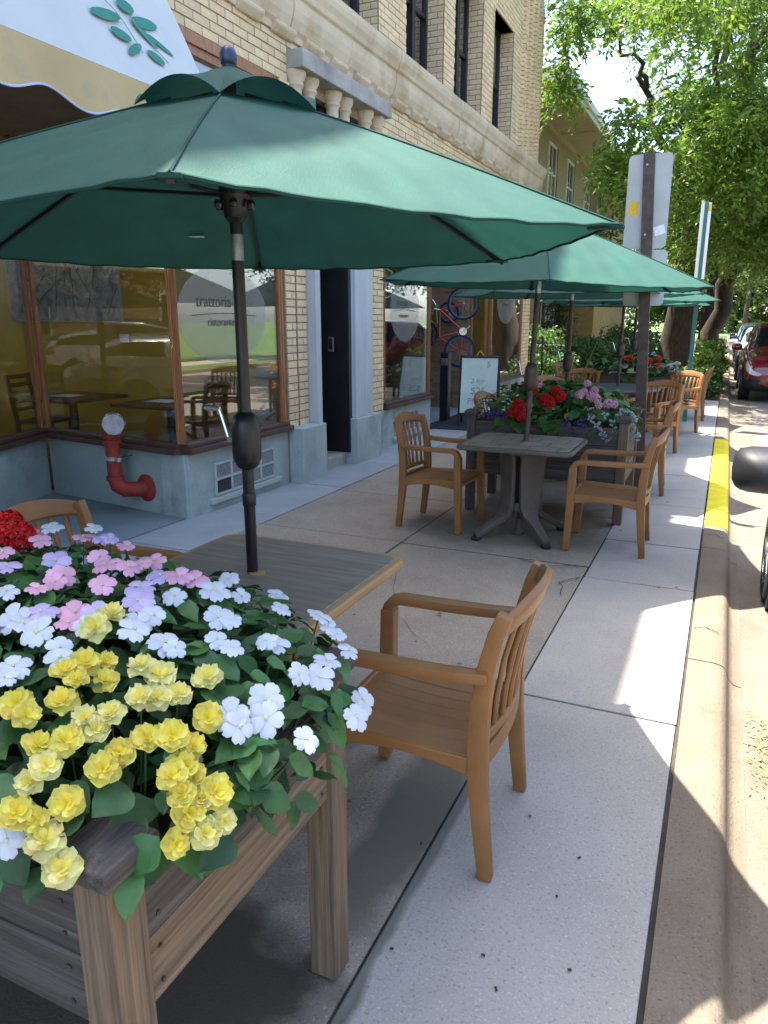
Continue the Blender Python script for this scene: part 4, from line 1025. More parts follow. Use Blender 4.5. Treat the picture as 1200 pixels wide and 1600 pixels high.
F_V, F_WS = small_cluster('petal_purple', seed=5), small_cluster('petal_white', 12, .032, seed=6, s=.008)
LF = [leaf_mesh('leaf', .062, .019, 'leaf'), leaf_mesh('leaf', .052, .017, 'leaf', .4), leaf_mesh('leaf', .056, .018, 'leaf_dark', .15)]
LB = [leaf_mesh('leaf', .085, .034, 'leaf_dark', .3, .1, .07), leaf_mesh('leaf', .072, .030, 'leaf_dark', .2, .1, .07), leaf_mesh('leaf', .078, .030, 'leaf', .35, .1, .07)]
LG = [leaf_mesh('leaf', .08, .036, 'leaf', .3, .1, .07), leaf_mesh('leaf', .07, .033, 'leaf_shrub', .2, .1, .07)]
LL = [leaf_mesh('leaf', .05, .026, 'leaf_lime', .3, .1, .05)]
class Mound:
    def __init__(s, c, a, e=2.4): s.c = Vector(c); s.a = Vector(a); s.e = e
    def F(s, p):
        q = p - s.c; return sum(abs(q[i] / s.a[i]) ** s.e for i in range(3)) - 1
    def normal(s, p):
        q = p - s.c; return Vector([math.copysign(abs(q[i] / s.a[i]) ** (s.e - 1), q[i]) / s.a[i] for i in range(3)]).normalized()
    def hit(s, px, py):
        d = Vector(ray(px, py)).normalized(); o = Vector((0, 0, H)); t = .3; pv = s.F(o + d * t)
        while t < 30:
            t2 = t + .01; v = s.F(o + d * t2)
            if v < 0: return o + d * t2
            t = t2
        return None
    def rand(s, r, zmin=-.5, shell=1.0):
        while True:
            d = Vector((r.gauss(0, 1), r.gauss(0, 1), abs(r.gauss(0, 1)) - .25)).normalized()
            k = sum(abs(d[i] / s.a[i]) ** s.e for i in range(3)) ** (-1 / s.e)
            p = s.c + d * k * shell
            if d.z > zmin: return p
def orient(n, spin, lean=0.0, r=random):
    n = (n + Vector((r.gauss(0, lean), r.gauss(0, lean), r.gauss(0, lean)))).normalized()
    return (n.to_track_quat('Z', 'Y') @ Euler((0, 0, spin)).to_quaternion()).to_matrix()
VIEW = Vector((0, 0, H))
def plant(name, label, cat, group, mound, flowers, leaves, leafmeshes, region, r, stems=True, fscale=(.68, 1.1), lscale=(.6, 1.35), fill=120, fillm='leaf_dark', depth=.93):
    """flowers: list of (point, mesh); leaves: count; region(p) says where this plant's leaves grow"""
    ce = Vector((0, 0, 0)); k = 0
    for p, m in flowers: ce += p; k += 1
    base_ = ce / max(1, k); base_.z = .74
    pl_ = empty(name, base_, 0, label, cat, group)
    for p, m in flowers:
        n = mound.normal(p); tov = (VIEW - p).normalized(); nn = (n * .55 + tov * .35 + Vector((0, 0, .25))).normalized()
        place('flower', m, pl_, p + n * r.uniform(.004, .022) - base_, orient(nn, r.uniform(0, 6.28), .16, r), r.uniform(*fscale))
    cnt = 0; tries = 0
    while cnt < leaves and tries < leaves * 60:
        tries += 1; p = mound.rand(r, -.45, r.uniform(depth - .05, 1.0))
        if not region(p): continue
        n = mound.normal(p); up = Vector((0, 0, 1)); out = (n + Vector((r.gauss(0, .5), r.gauss(0, .5), r.gauss(0, .35)))).normalized()
        nz = (n * .5 + up * .75 + Vector((r.gauss(0, .3), r.gauss(0, .3), r.gauss(0, .2)))).normalized()
        y = (out - out.dot(nz) * nz).normalized(); x = y.cross(nz)
        m3 = Matrix((x, y, nz)).transposed()
        place('leaf', r.choice(leafmeshes), pl_, p - base_ - y * .03, m3, r.uniform(*lscale)); cnt += 1
    if fill:
        fb = MB(); t = 0
        while t < fill:
            p = mound.rand(r, -.3, r.uniform(.55, .9))
            if not region(p): continue
            t += 1; nz = Vector((r.gauss(0, .6), r.gauss(0, .6), 1)).normalized(); y = nz.orthogonal().normalized(); y.rotate(Matrix.Rotation(r.uniform(0, 6.28), 3, nz)); x = y.cross(nz); L, W = .04, .017
            fb.add([p - y * L, p + x * W, p + y * L, p - x * W], [(0, 1, 2, 3)])
        if stems:
            for p, m in flowers[::2]:
                n = mound.normal(p); q = p - n * .12; q.z = max(.74, q.z - .08); fb.tube([q, (p + q) / 2 + n * .02, p + n * .005], .002, 4, False)
        tag(fb.build('foliage', fillm, pl_, fixn=False), kind='stuff')
    return pl_
r1 = random.Random(11)
MD = Mound((-1.36, 1.0, .79), (.785, .53, .29), 2.5)
def hits(md, pts, mesh):
    out = []
    for p in pts:
        h = md.hit(*p)
        if not h:
            d = ray(*p); t = 1.28 / d[1]; h = Vector((d[0] * t, d[1] * t, d[2] * t + H))
        out.append((h, mesh))
    return out
white = [(80, 832), (147, 835), (22, 975), (38, 990), (60, 1005), (95, 1020), (95, 1037), (22, 1045), (10, 1070), (217, 980), (240, 972), (135, 995), (272, 935), (332, 937), (355, 912), (377, 935), (432, 932), (437, 955), (340, 970), (360, 975), (272, 1018), (258, 1008), (337, 1007), (357, 1025), (410, 1015), (497, 965), (510, 985), (520, 998), (540, 1020), (505, 1040), (492, 1065), (460, 1062), (405, 1105), (407, 1130), (367, 1145), (355, 1125), (542, 1122), (470, 1157), (562, 1095), (12, 937), (17, 1310), (425, 1010), (210, 995)]
lilac = [(12, 897), (65, 967), (217, 925), (215, 950), (150, 970), (172, 855), (87, 882), (160, 850), (250, 905)]
pink = [(65, 857), (55, 845), (130, 845), (5, 872), (165, 892), (155, 880), (200, 897), (160, 927), (87, 912), (60, 932), (117, 960), (107, 982), (230, 877), (222, 890), (197, 857), (280, 912), (305, 912), (98, 905), (240, 885)]
yell = [(100, 1105), (165, 1070), (122, 1080), (102, 1065), (165, 1042), (135, 1050), (45, 1132), (107, 1170), (60, 1170), (185, 1182), (227, 1162), (265, 1162), (300, 1170), (162, 1207), (190, 1180), (282, 1205), (280, 1245), (330, 1240), (272, 1315), (107, 1255), (65, 1280), (320, 1130), (300, 1215), (265, 1220), (35, 1272), (30, 1115), (290, 1270)]
cream = [(135, 1135), (175, 1127), (245, 1100), (220, 1100), (172, 977), (150, 997), (220, 1055), (250, 1062), (322, 1067), (277, 1095), (342, 1280), (315, 1300), (52, 1227), (77, 1205), (77, 1312), (102, 1350), (150, 1150), (310, 1250)]
red = [(15, 828), (5, 842), (28, 845)]
GP = 'flowering plants in the near planter'
rx = random.Random(17); extra = {0: [], 1: [], 2: []}; n_ = 0
while n_ < 70:
    p = MD.rand(rx, .1, 1.0); q = proj(p)
    if q[0] > -25 or p.z < .85: continue
    extra[0 if rx.random() < .5 else (1 if rx.random() < .6 else 2)].append(p); n_ += 1
hw = hits(MD, white, F_W); hp = hits(MD, pink, F_P) + hits(MD, lilac, F_L); hy = hits(MD, yell, F_Y) + hits(MD, cream, F_C)
hw += [(p, F_W) for p in extra[0]]; hp += [(p, F_P) for p in extra[1]] + [(p, F_L) for p in extra[2]]
plant('impatiens_plant', 'white impatiens spilling over the kerb end of the near planter', 'flower', GP, MD, [q for q in hw if q[0].x > -1.02 and q[0].y > .72], 250, LF, lambda p: (p.x > -1.03 and p.y > .93 and p.z > .73) or (p.x > -.72 and p.z > .79), r1, fill=500)
plant('impatiens_plant', 'white impatiens at the table side of the near planter, beside the pink ones', 'flower', GP, MD, [q for q in hw if not (q[0].x > -1.02 and q[0].y > .72)], 200, LF, lambda p: -1.55 < p.x < -.95 and p.y < 1.15, r1, fill=400)
plant('impatiens_plant', 'pink and lilac impatiens at the back of the near planter', 'flower', GP, MD, hp, 240, LF, lambda p: p.x < -1.03 and p.y > .95, r1, fill=500)
plant('begonia_plant', 'yellow double begonias hanging over the near planter beside the capped post', 'flower', GP, MD, hy, 290, LB, lambda p: p.y < .98 and p.x > -1.35 and p.z > .80, r1, fill=900, fscale=(.50, .72), lscale=(.55, 1.05), depth=.94)
plant('geranium_plant', 'red geranium at the wall end of the near planter', 'flower', GP, MD, hits(MD, red, F_R), 60, LB, lambda p: p.x < -1.6, r1, fill=200)

r2 = random.Random(5)
def far_plants(md, xr, yr, specs, group, suffix):
    for (nm, lab, cat, fm, pts, nl, lm, reg, kw) in specs:
        fl = []
        for q in pts:
            h = md.hit(*q)
            if h: fl.append((h, fm))
        plant(nm, lab, cat, group, md, fl, nl, lm, reg, r2, **kw)
MD2 = Mound((-1.28, 6.345, .80), (.73, .44, .30), 2.4)
G2 = 'flowering plants in the second planter'
far_plants(MD2, None, None, [
    ('geranium_plant', 'red geranium behind the umbrella pole in the second planter', 'flower', F_R, [(808, 640), (815, 650), (810, 632), (803, 645), (852, 627), (858, 630), (832, 612), (875, 620), (868, 612), (818, 638)], 220, LG, lambda p: -1.75 < p.x < -1.2, dict(fill=300, fillm='leaf', fscale=(.95, 1.2))),
    ('geranium_plant', 'pink geranium at the kerb half of the second planter', 'flower', F_PK, [(917, 604), (928, 612), (922, 622), (905, 620), (935, 635), (950, 632), (958, 634), (840, 604), (912, 615), (930, 626)], 220, LG, lambda p: p.x > -1.25, dict(fill=300, fillm='leaf', fscale=(.68, .92))),
    ('bedding_plant', 'white alyssum trailing over the kerb end of the second planter', 'flower', F_WS, [(945, 650), (955, 660), (965, 650), (935, 665), (942, 680), (950, 685), (960, 672), (985, 668), (990, 680), (992, 690), (970, 645), (925, 655), (985, 655), (938, 675), (962, 685), (980, 650)], 120, LF, lambda p: p.x > -.85, dict(fill=150, fscale=(.9, 1.3), lscale=(.5, .8))),
    ('bedding_plant', 'purple flowers low at the front edge of the second planter', 'flower', F_V, [(885, 665), (895, 670), (905, 660), (898, 672), (880, 662), (912, 668), (888, 656)], 60, LF, lambda p: -1.3 < p.x < -.9 and p.y < 6.1, dict(fill=60, fscale=(.7, 1.0), lscale=(.5, .8))),
    ('bedding_plant', 'purple and lime bedding at the wall end of the second planter', 'flower', F_V, [(765, 645), (772, 650), (782, 648), (790, 652), (768, 652), (778, 643), (760, 648)], 70, LL + LF, lambda p: p.x < -1.6, dict(fill=80, fscale=(.7, 1.0), lscale=(.6, 1.))),
], G2, '')
gl = empty('grass_spike', (-1.2, 6.35, .74), 0, 'tall green grass blades standing up from the second planter', 'plant', G2)
for (a, l) in ((.30, .78), (.2, .52), (.45, .55), (-.5, .35), (.05, .46)):
    b = MB(); b.sweep([(-1.2 + math.sin(a) * l * t + .0, 6.35 + .05 * t * a, .74 + l * t * (1 - .12 * t)) for t in (0, .25, .5, .75, 1)], (1, 0, 0), [.022, .028, .024, .015, .002], .003); b.build('blade', 'leaf_lime', gl)
MD3 = Mound((-1.3, 12.26, .80), (.74, .44, .30), 2.4)
G3 = 'flowering plants in the third planter'
far_plants(MD3, None, None, [
    ('geranium_plant', 'hot pink geranium in the third planter beside the green sign post', 'flower', F_H, [(1040, 555), (1045, 552), (1058, 553), (1064, 555), (1070, 553), (1050, 558), (1035, 553), (1075, 556)], 90, LB, lambda p: p.x > -1.1, dict(fill=150, fscale=(1.0, 1.3), lscale=(1, 1.6))),
    ('geranium_plant', 'red geranium in the middle of the third planter', 'flower', F_R, [(1028, 562), (1026, 573), (1015, 566), (1000, 568), (985, 560), (975, 562)], 90, LB, lambda p: p.x < -1.0, dict(fill=150, fscale=(.8, 1.1), lscale=(1, 1.6))),
    ('bedding_plant', 'white and lilac bedding flowers trailing from the third planter', 'flower', F_WS, [(1050, 572), (1058, 570), (1064, 566), (1045, 575), (1055, 578), (1020, 556), (1010, 555), (1070, 572)], 50, LF, lambda p: p.x > -.9, dict(fill=60, fscale=(1.2, 1.6))),
], G3, '')

# ================================================================== STANDPIPE, CHALKBOARD, BOLLARD, MAT
fp = empty('standpipe', (-4.33, 4.785, .2), 0, 'red fire standpipe with a chrome cap on the recessed shop wall', 'standpipe')
px_, py_ = -4.50, 4.60
def arc(c, r, a0, a1, n, plane='xz'):
    o = []
    for i in range(n + 1):
        a = a0 + (a1 - a0) * i / n; u, v = r * math.cos(a), r * math.sin(a); o.append((c[0] + u, c[1], c[2] + v) if plane == 'xz' else (c[0], c[1] + u, c[2] + v))
    return o
wy = 4.775
b = MB(); b.tube([(-4.33, wy, .20), (-4.36, wy - .06, .20), (-4.41, wy - .11, .205), (-4.455, wy - .135, .235), (-4.47, wy - .14, .29)], [.055, .055, .056, .056, .055], 16); b.tube([(-4.47, wy - .14, .29), (-4.47, wy - .14, .60)], .05, 16); b.tube([(-4.47, wy - .14, .58), (-4.467, wy - .145, .63), (-4.44, wy - .16, .675), (-4.40, wy - .18, .695), (-4.37, wy - .195, .695)], [.05, .055, .056, .054, .05], 16); b.build('pipe', 'hydrant_red', fp, smooth=45)
for z in (.29, .55, .595): b = MB(); b.lathe([(.05, z - .015), (.062, z - .012), (.062, z + .012), (.05, z + .015)], (-4.47, wy - .14, 0), n=18); b.build('pipe_ring', 'hydrant_red', fp, smooth=30)
b = MB(); b.lathe([(.052, .418), (.056, .42), (.056, .445), (.052, .447)], (-4.47, wy - .14, 0), n=18); b.obox((-4.41, wy - .17, .432), (.035, -.015, 0), (.004, .01, 0), (0, 0, .014)); b.build('clamp', 'galv', fp, smooth=30)
b = MB(); b.tube([(-4.55, wy - .11, .45), (-4.40, wy - .16, .445), (-4.33, wy - .10, .46)], .004, 6); b.build('wire', 'black_metal', fp)
fl_ = Vector((-.14, -1, 0)).normalized()
def disc_stack(prof, c, ax, n=20):
    ax = Vector(ax).normalized(); q = ax.to_track_quat('Z', 'Y').to_matrix(); t = MB(); t.lathe(prof, n=n); t.v = [tuple(Vector(c) + q @ Vector(v)) for v in t.v]; return t
disc_stack([(.10, 0), (.10, .012), (.085, .02), (.06, .03)], (-4.325, wy + .01, .20), (-.2, -1, 0)).build('wall_flange', 'hydrant_red', fp, smooth=30)
cpd = Vector((.62, -.72, -.02))
disc_stack([(.052, 0), (.068, .004), (.068, .05), (.062, .055), (.075, .06), (.075, .085), (.07, .095), (.05, .095), (.05, .088), (.012, .088), (.012, .098), (.002, .098)], (-4.385, wy - .19, .695), cpd, 22).build('cap', 'cap_metal', fp, smooth=30)
for k in range(6):
    a = k * PI / 3; q = cpd.to_track_quat('Z', 'Y').to_matrix(); e = q @ Vector((math.cos(a), math.sin(a), 0))
    b = MB(); b.obox(Vector((-4.385, wy - .19, .695)) + cpd.normalized() * .072 + e * .073, e * .006, cpd.normalized().cross(e) * .010, cpd.normalized() * .009); b.build('cap_lug', 'cap_metal', fp, bevel=.003)
b = MB(); b.tube([(-4.36, wy - .22, .64), (-4.345, wy - .23, .60), (-4.33, wy - .25, .565), (-4.315, wy - .25, .60), (-4.31, wy - .245, .635)], .0028, 5); b.build('chain', 'bronze_metal', fp)

fp.scale = (1.18, 1.18, 1.18); fp.location = (-4.40, 4.762, .21)
ab = empty('chalkboard_sign', (-3.42, 11.3, 0), 0, 'black A frame chalkboard with a pizza price beside the shop door', 'sign')
def board(px0, side):
    pass
bt = Vector((-3.42, 11.10, 0)); ux = Vector((.98, .20, 0)); nf = Vector((.20, -.98, 0))
tp = lambda s, z, off=0: bt + ux * s + nf * (.24 - .22 * z / 1.05 + off) + Vector((0, 0, z))
b = MB()
for s in (-.29, .29): b.tube([tp(s, 0), tp(s, 1.06)], .018, 6)
b.tube([tp(-.29, 1.05), tp(.29, 1.05)], .02, 6); b.tube([tp(-.29, .20), tp(.29, .20)], .018, 6); b.build('front_frame', 'black_paint', ab)
b = MB()
for s in (-.29, .29): b.tube([bt + ux * s - nf * .24, bt + ux * s + Vector((0, 0, 1.04)) - nf * .0], .016, 6)
b.tube([bt + ux * -.29 - nf * .2 + Vector((0, 0, .16)), bt + ux * .29 - nf * .2 + Vector((0, 0, .16))], .014, 6); b.build('rear_frame', 'black_paint', ab)
b = MB(); b.add([tp(-.275, .20, .004), tp(.275, .20, .004), tp(.275, 1.04, .004), tp(-.275, 1.04, .004), tp(-.275, .20, -.01), tp(.275, .20, -.01), tp(.275, 1.04, -.01), tp(-.275, 1.04, -.01)], [(0, 1, 2, 3), (7, 6, 5, 4), (0, 4, 5, 1), (1, 5, 6, 2), (2, 6, 7, 3), (3, 7, 4, 0)]); bo = b.build('board', 'board_chalk', ab)
upv = (tp(0, 1) - tp(0, 0)).normalized(); nrm_ = ux.cross(upv)
RB = Matrix((ux, upv, nrm_)).transposed()
for s, size, sx, z in (('5', .13, .10, .90), ('2 for', .11, -.13, .66), ('$25', .15, -.13, .50), ('PIZZA', .13, -.17, .35), ('nite', .10, -.1, .24)):
    place('lettering', text_mesh(s, size, 'ink_grey', .001, shear=.1), bo, tp(sx, z, .0075) - ab.location, RB)
b = MB(); b.tube([tp(-.06, 1.06), tp(0, 1.15), tp(.06, 1.06)], .008, 5); b.build('top_loop', 'sticker_yellow', ab)

bo_ = empty('door_post', (-4.07, 11.35, 0), 0, 'black square post with a silver plate beside the far shop door', 'post')
b = MB(); b.box(-4.14, -4.0, 11.28, 11.42, 0, 1.10); b.build('post_body', 'black_paint', bo_, bevel=.012)
b = MB(); b.box(-4.12, -4.02, 11.272, 11.28, .90, 1.01); b.build('plate', 'chrome', bo_, bevel=.003)
mt = MB(); mt.box(-4.15, -3.05, 10.45, 12.5, .004, .016); tag(mt.build('door_mat', 'mat_blue', bevel=.005), 'dark rubber mat in front of the far shop entrance', 'mat')

# ---- bicycles hung on the alcove wall
def bike(loc, rx, s, m, m2, label, name='bicycle'):
    k = empty(name, (0, 0, 0), 0, label, 'bicycle', 'bicycles hanging in the alcove')
    def ring(c, R_, r, mm, nm, par, n=28):
        b = MB(); vs = []; fs = []
        for i in range(n):
            a = 2 * PI * i / n
            for j in range(6):
                q = 2 * PI * j / 6; rr = R_ + r * math.cos(q); vs.append((c[0] + rr * math.cos(a), c[1] + r * math.sin(q), c[2] + rr * math.sin(a)))
        for i in range(n):
            for j in range(6): fs.append((i * 6 + j, i * 6 + (j + 1) % 6, ((i + 1) % n) * 6 + (j + 1) % 6, ((i + 1) % n) * 6 + j))
        b.add(vs, fs); return b.build(nm, mm, par, smooth=True)
    A_, B2, BB, SE, HD = (-.5 * s, 0, .33 * s), (.52 * s, 0, .33 * s), (-.07 * s, 0, .30 * s), (-.22 * s, 0, .82 * s), (.36 * s, 0, .84 * s)
    for c in (A_, B2):
        t = ring(c, .33 * s, .022, 'rubber', 'tyre', k); ring(c, .30 * s, .010, m2, 'rim', t)
        sp = MB()
        for i in range(12): a = PI * i / 6; sp.tube([c, (c[0] + .3 * s * math.cos(a), 0, c[2] + .3 * s * math.sin(a))], .002, 4, False)
        sp.build('spokes', 'chrome', t)
    f = MB()
    for p, q, r in ((BB, SE, .017), (BB, HD, .02), (SE, HD, .018), (A_, BB, .012), (A_, SE, .011), (HD, B2, .014)): f.tube([p, q], r, 8)
    f.build('frame', m, k, smooth=True)
    h = MB(); h.tube([HD, (HD[0] + .02, 0, HD[2] + .12)], .013, 8); h.tube([(HD[0] - .08, -.28, HD[2] + .15), (HD[0] + .02, -.12, HD[2] + .12), (HD[0] + .02, .12, HD[2] + .12), (HD[0] - .08, .28, HD[2] + .15)], .011, 8); h.build('handlebar', 'chrome', k, smooth=True)
    h = MB(); h.tube([SE, (SE[0] - .03, 0, SE[2] + .09)], .012, 8); h.tube([(SE[0] - .15, 0, SE[2] + .10), (SE[0] - .05, 0, SE[2] + .115), (SE[0] + .12, 0, SE[2] + .10)], [.06, .045, .018], 8); h.build('saddle', 'rubber', k, smooth=True)
    h = MB(); h.lathe([(.085 * s, -.03), (.085 * s, -.025)], BB, axis='y', n=16); h.tube([(BB[0], -.05, BB[2]), (BB[0] + .1, -.05, BB[2] - .12)], .009, 6); h.tube([(BB[0], .05, BB[2]), (BB[0] - .1, .05, BB[2] + .12)], .009, 6); h.build('crankset', 'chrome', k)
    k.location = loc; k.rotation_euler = rx; return k
bike((-4.06, 12.9, 1.45), (0, -PI / 2 + .05, .42), .80, 'bike_red', 'bike_blue', 'red bicycle hanging upright in the far shop entrance')
bike((-4.72, 13.05, 1.42), (.05, -.75, .1), .52, 'bike_green', 'bike_blue', 'small blue and green bicycle hanging beside the red one')

# ---- things seen through the shop windows
def inner_chair(loc, rz, label):
    c = empty('dining_chair', (0, 0, 0), 0, label, 'chair', 'dark dining chairs inside the restaurant'); m = 'wood_inside'
    for s in (-1, 1):
        b = MB(); b.sweep([(-.2, s * .19, 0), (-.2, s * .19, .45), (-.27, s * .19, .95)], (0, 1, 0), .035, .035); b.build('leg', m, c)
        b = MB(); b.box(.16, .195, s * .19 - .018, s * .19 + .018, 0, .44); b.build('leg', m, c)
    b = MB(); b.box(-.21, .21, -.21, .21, .44, .475); b.build('seat', m, c, bevel=.01)
    for i in range(5):
        z = .56 + .085 * i; b = MB(); b.box(-.225 - .07 * (z - .45) / .5, -.205 - .07 * (z - .45) / .5, -.18, .18, z, z + .045); b.build('slat', m, c)
    c.location = loc; c.rotation_euler.z = rz
def inner_table(loc, label):
    t = empty('dining_table', (0, 0, 0), 0, label, 'table', 'tables inside the restaurant')
    b = MB(); b.box(-.38, .38, -.38, .38, .73, .765); b.build('table_top', 'wood_inside', t, bevel=.006)
    b = MB(); b.lathe([(.25, 0), (.25, .02), (.04, .05), (.04, .73)], n=16); b.build('pedestal', 'black_metal', t, smooth=30)
    b = MB(); b.add([(-.2, -.15, .768), (.1, -.15, .768), (.1, .1, .768), (-.2, .1, .768)], [(0, 1, 2, 3)]); b.build('paper_menu', 'paper_white', t)
    t.location = loc
inner_chair((-6.65, 5.75, .09), .3, 'dark slatted dining chair against the yellow wall, seen through the recessed window')
inner_table((-6.0, 5.55, .09), 'dark dining table behind the recessed window')
inner_table((-4.75, 5.55, .09), 'dark dining table behind the lettered street window')
inner_chair((-4.75, 6.1, .09), -PI / 2, 'dark slatted dining chair behind the lettered street window')
inner_chair((-6.9, 4.3, .09), .1, 'dark slatted dining chair behind the dim entrance window')
sh = empty('display_shelf', (-5.2, 9.2, .08), 0, 'wooden shelf of small goods inside the middle shop window', 'shelf')
for y in (8.75, 9.25, 9.75): b = MB(); b.box(-5.4, -5.36, y - .02, y + .02, .08, 2.0); b.build('upright', 'frame_wood', sh)
for z in (.55, .95, 1.35, 1.75): b = MB(); b.box(-5.5, -5.1, 8.7, 9.8, z, z + .025); b.build('shelf_board', 'wood_inside', sh)
rs = random.Random(4)
for z in (.575, .975, 1.375):
    for i in range(7):
        y = 8.8 + i * .145; hh = rs.uniform(.1, .26); mm = rs.choice(['ext_red', 'galv', 'paper_white', 'bike_blue', 'sign_green', 'ext_red'])
        b = MB(); rr = rs.uniform(.03, .05); b.lathe([(rr, 0), (rr, hh * .6), (rr * .5, hh * .75), (rr * .4, hh), (rr * .1, hh)], (-5.25, y, z), n=12)
        tag(b.build('bottle', mm, smooth=35, origin=(-5.25, y, z)), {'ext_red': 'red', 'galv': 'grey', 'paper_white': 'white', 'bike_blue': 'blue', 'sign_green': 'green'}[mm] + ' bottle on the ' + {.575: 'bottom', .975: 'middle', 1.375: 'upper'}[z] + ' shelf inside the middle shop window', 'bottle', 'goods on the shop shelf')
ex = empty('fire_extinguisher', (-4.55, 9.45, 0.08), 0, 'red fire extinguisher on a stand behind the middle shop window', 'extinguisher')
b = MB(); b.lathe([(.16, 0), (.16, .02), (.03, .04), (.03, .55)], (-4.55, 9.45, .08), n=16); b.build('stand', 'black_metal', ex, smooth=30)
b = MB(); b.lathe([(.09, .63), (.10, .65), (.10, .95), (.07, 1.03), (.035, 1.06), (.035, 1.12), (.05, 1.125), (.05, 1.16)], (-4.55, 9.45, 0), n=18); b.build('tank', 'ext_red', ex, smooth=35)
b = MB(); b.box(-4.452, -4.446, 9.40, 9.50, .74, .9); b.build('label_plate', 'paper_white', ex)

# ================================================================== STREET SIGNS
sg = empty('street_sign', (-.585, 6.98, 0), 0, 'rusty brown post carrying two grey sign backs with a yellow sticker', 'sign')
X, Y = -.60, 6.98
lean = lambda z: (X - .0105 * z, Y + .0 * z, z)
b = MB(); b.obox((X - .075, Y, 1.47), (.006, 0, 0), (0, .022, 0), (-.075, 0, 1.47)); b.obox((X - .075 - .022, Y - .02, 1.47), (.022, 0, 0), (0, .004, 0), (-.075, 0, 1.47)); b.obox((X - .075 + .022, Y - .02, 1.47), (.022, 0, 0), (0, .004, 0), (-.075, 0, 1.47)); b.obox((X - .075 + .042, Y, 1.47), (.004, 0, 0), (0, .02, 0), (-.075, 0, 1.47)); po_ = b.build('post', 'bronze_metal', sg)
hb = MB()
for i in range(56): z = .1 + i * .05; hb.lathe([(.0045, -.001), (.0045, .001)], (X - .012 - .051 * z, Y - .0245, z), axis='y', n=6)
hb.build('post_holes', 'joint', po_)
def plate(w, z0, z1, x, y, nm, corner=.04):
    o = rounded(w, (z1 - z0) / 2, corner, 4); b = MB(); b.prism([(x + u, (z0 + z1) / 2 + v) for u, v in o], y, y + .004, 'y'); return b.build(nm, 'galv', sg)
p1 = plate(.175, 2.19, 2.94, X - .135, Y + .024, 'sign_plate'); p2 = plate(.168, 1.72, 2.18, X - .105, Y + .026, 'sign_plate')
b = MB(); b.box(X - .285, X - .21, Y + .0225, Y + .0235, 2.46, 2.57); b.build('sticker', 'sticker_yellow', p1)
b = MB(); b.obox((X - .02, Y + .023, 2.335), (.042, 0, .012), (0, .0005, 0), (-.010, 0, .035)); b.build('sticker', 'sticker_white', p1)
for z in (2.3, 2.85, 1.85): b = MB(); b.lathe([(.009, -.004), (.009, 0), (.004, .003)], (X - .012 - .051 * z, Y - .026, z), axis='y', n=8); b.build('bolt', 'galv', po_)
ch = MB()
for i in range(9):
    z = .62 - i * .035; ch.tube(arc((X - .06 + .006 * (i % 2), Y - .06, z), .014, 0, 2 * PI, 10, 'xz' if i % 2 else 'yz'), .0035, 5)
ch.build('chain', 'black_metal', po_)
sg2 = empty('street_sign', (-.50, 12.95, 0), 0, 'green post with a narrow pale sign beside the far armchair', 'sign')
X, Y = -.50, 12.95
b = MB(); b.box(X - .03, X + .03, Y - .012, Y + .02, 0, 3.35); b.build('post', 'sign_green', sg2)
b = MB(); b.obox((X, Y + .045, 2.78), (.065, .13, 0), (-.003, .0015, 0), (0, 0, .56)); p = b.build('sign_plate', 'white_paint', sg2)
b = MB(); b.obox((X + .045, Y + .045 + .07, 3.27), (.016, .032, 0), (.006, -.004, 0), (0, 0, .05)); b.build('sticker', 'sticker_yellow', p)

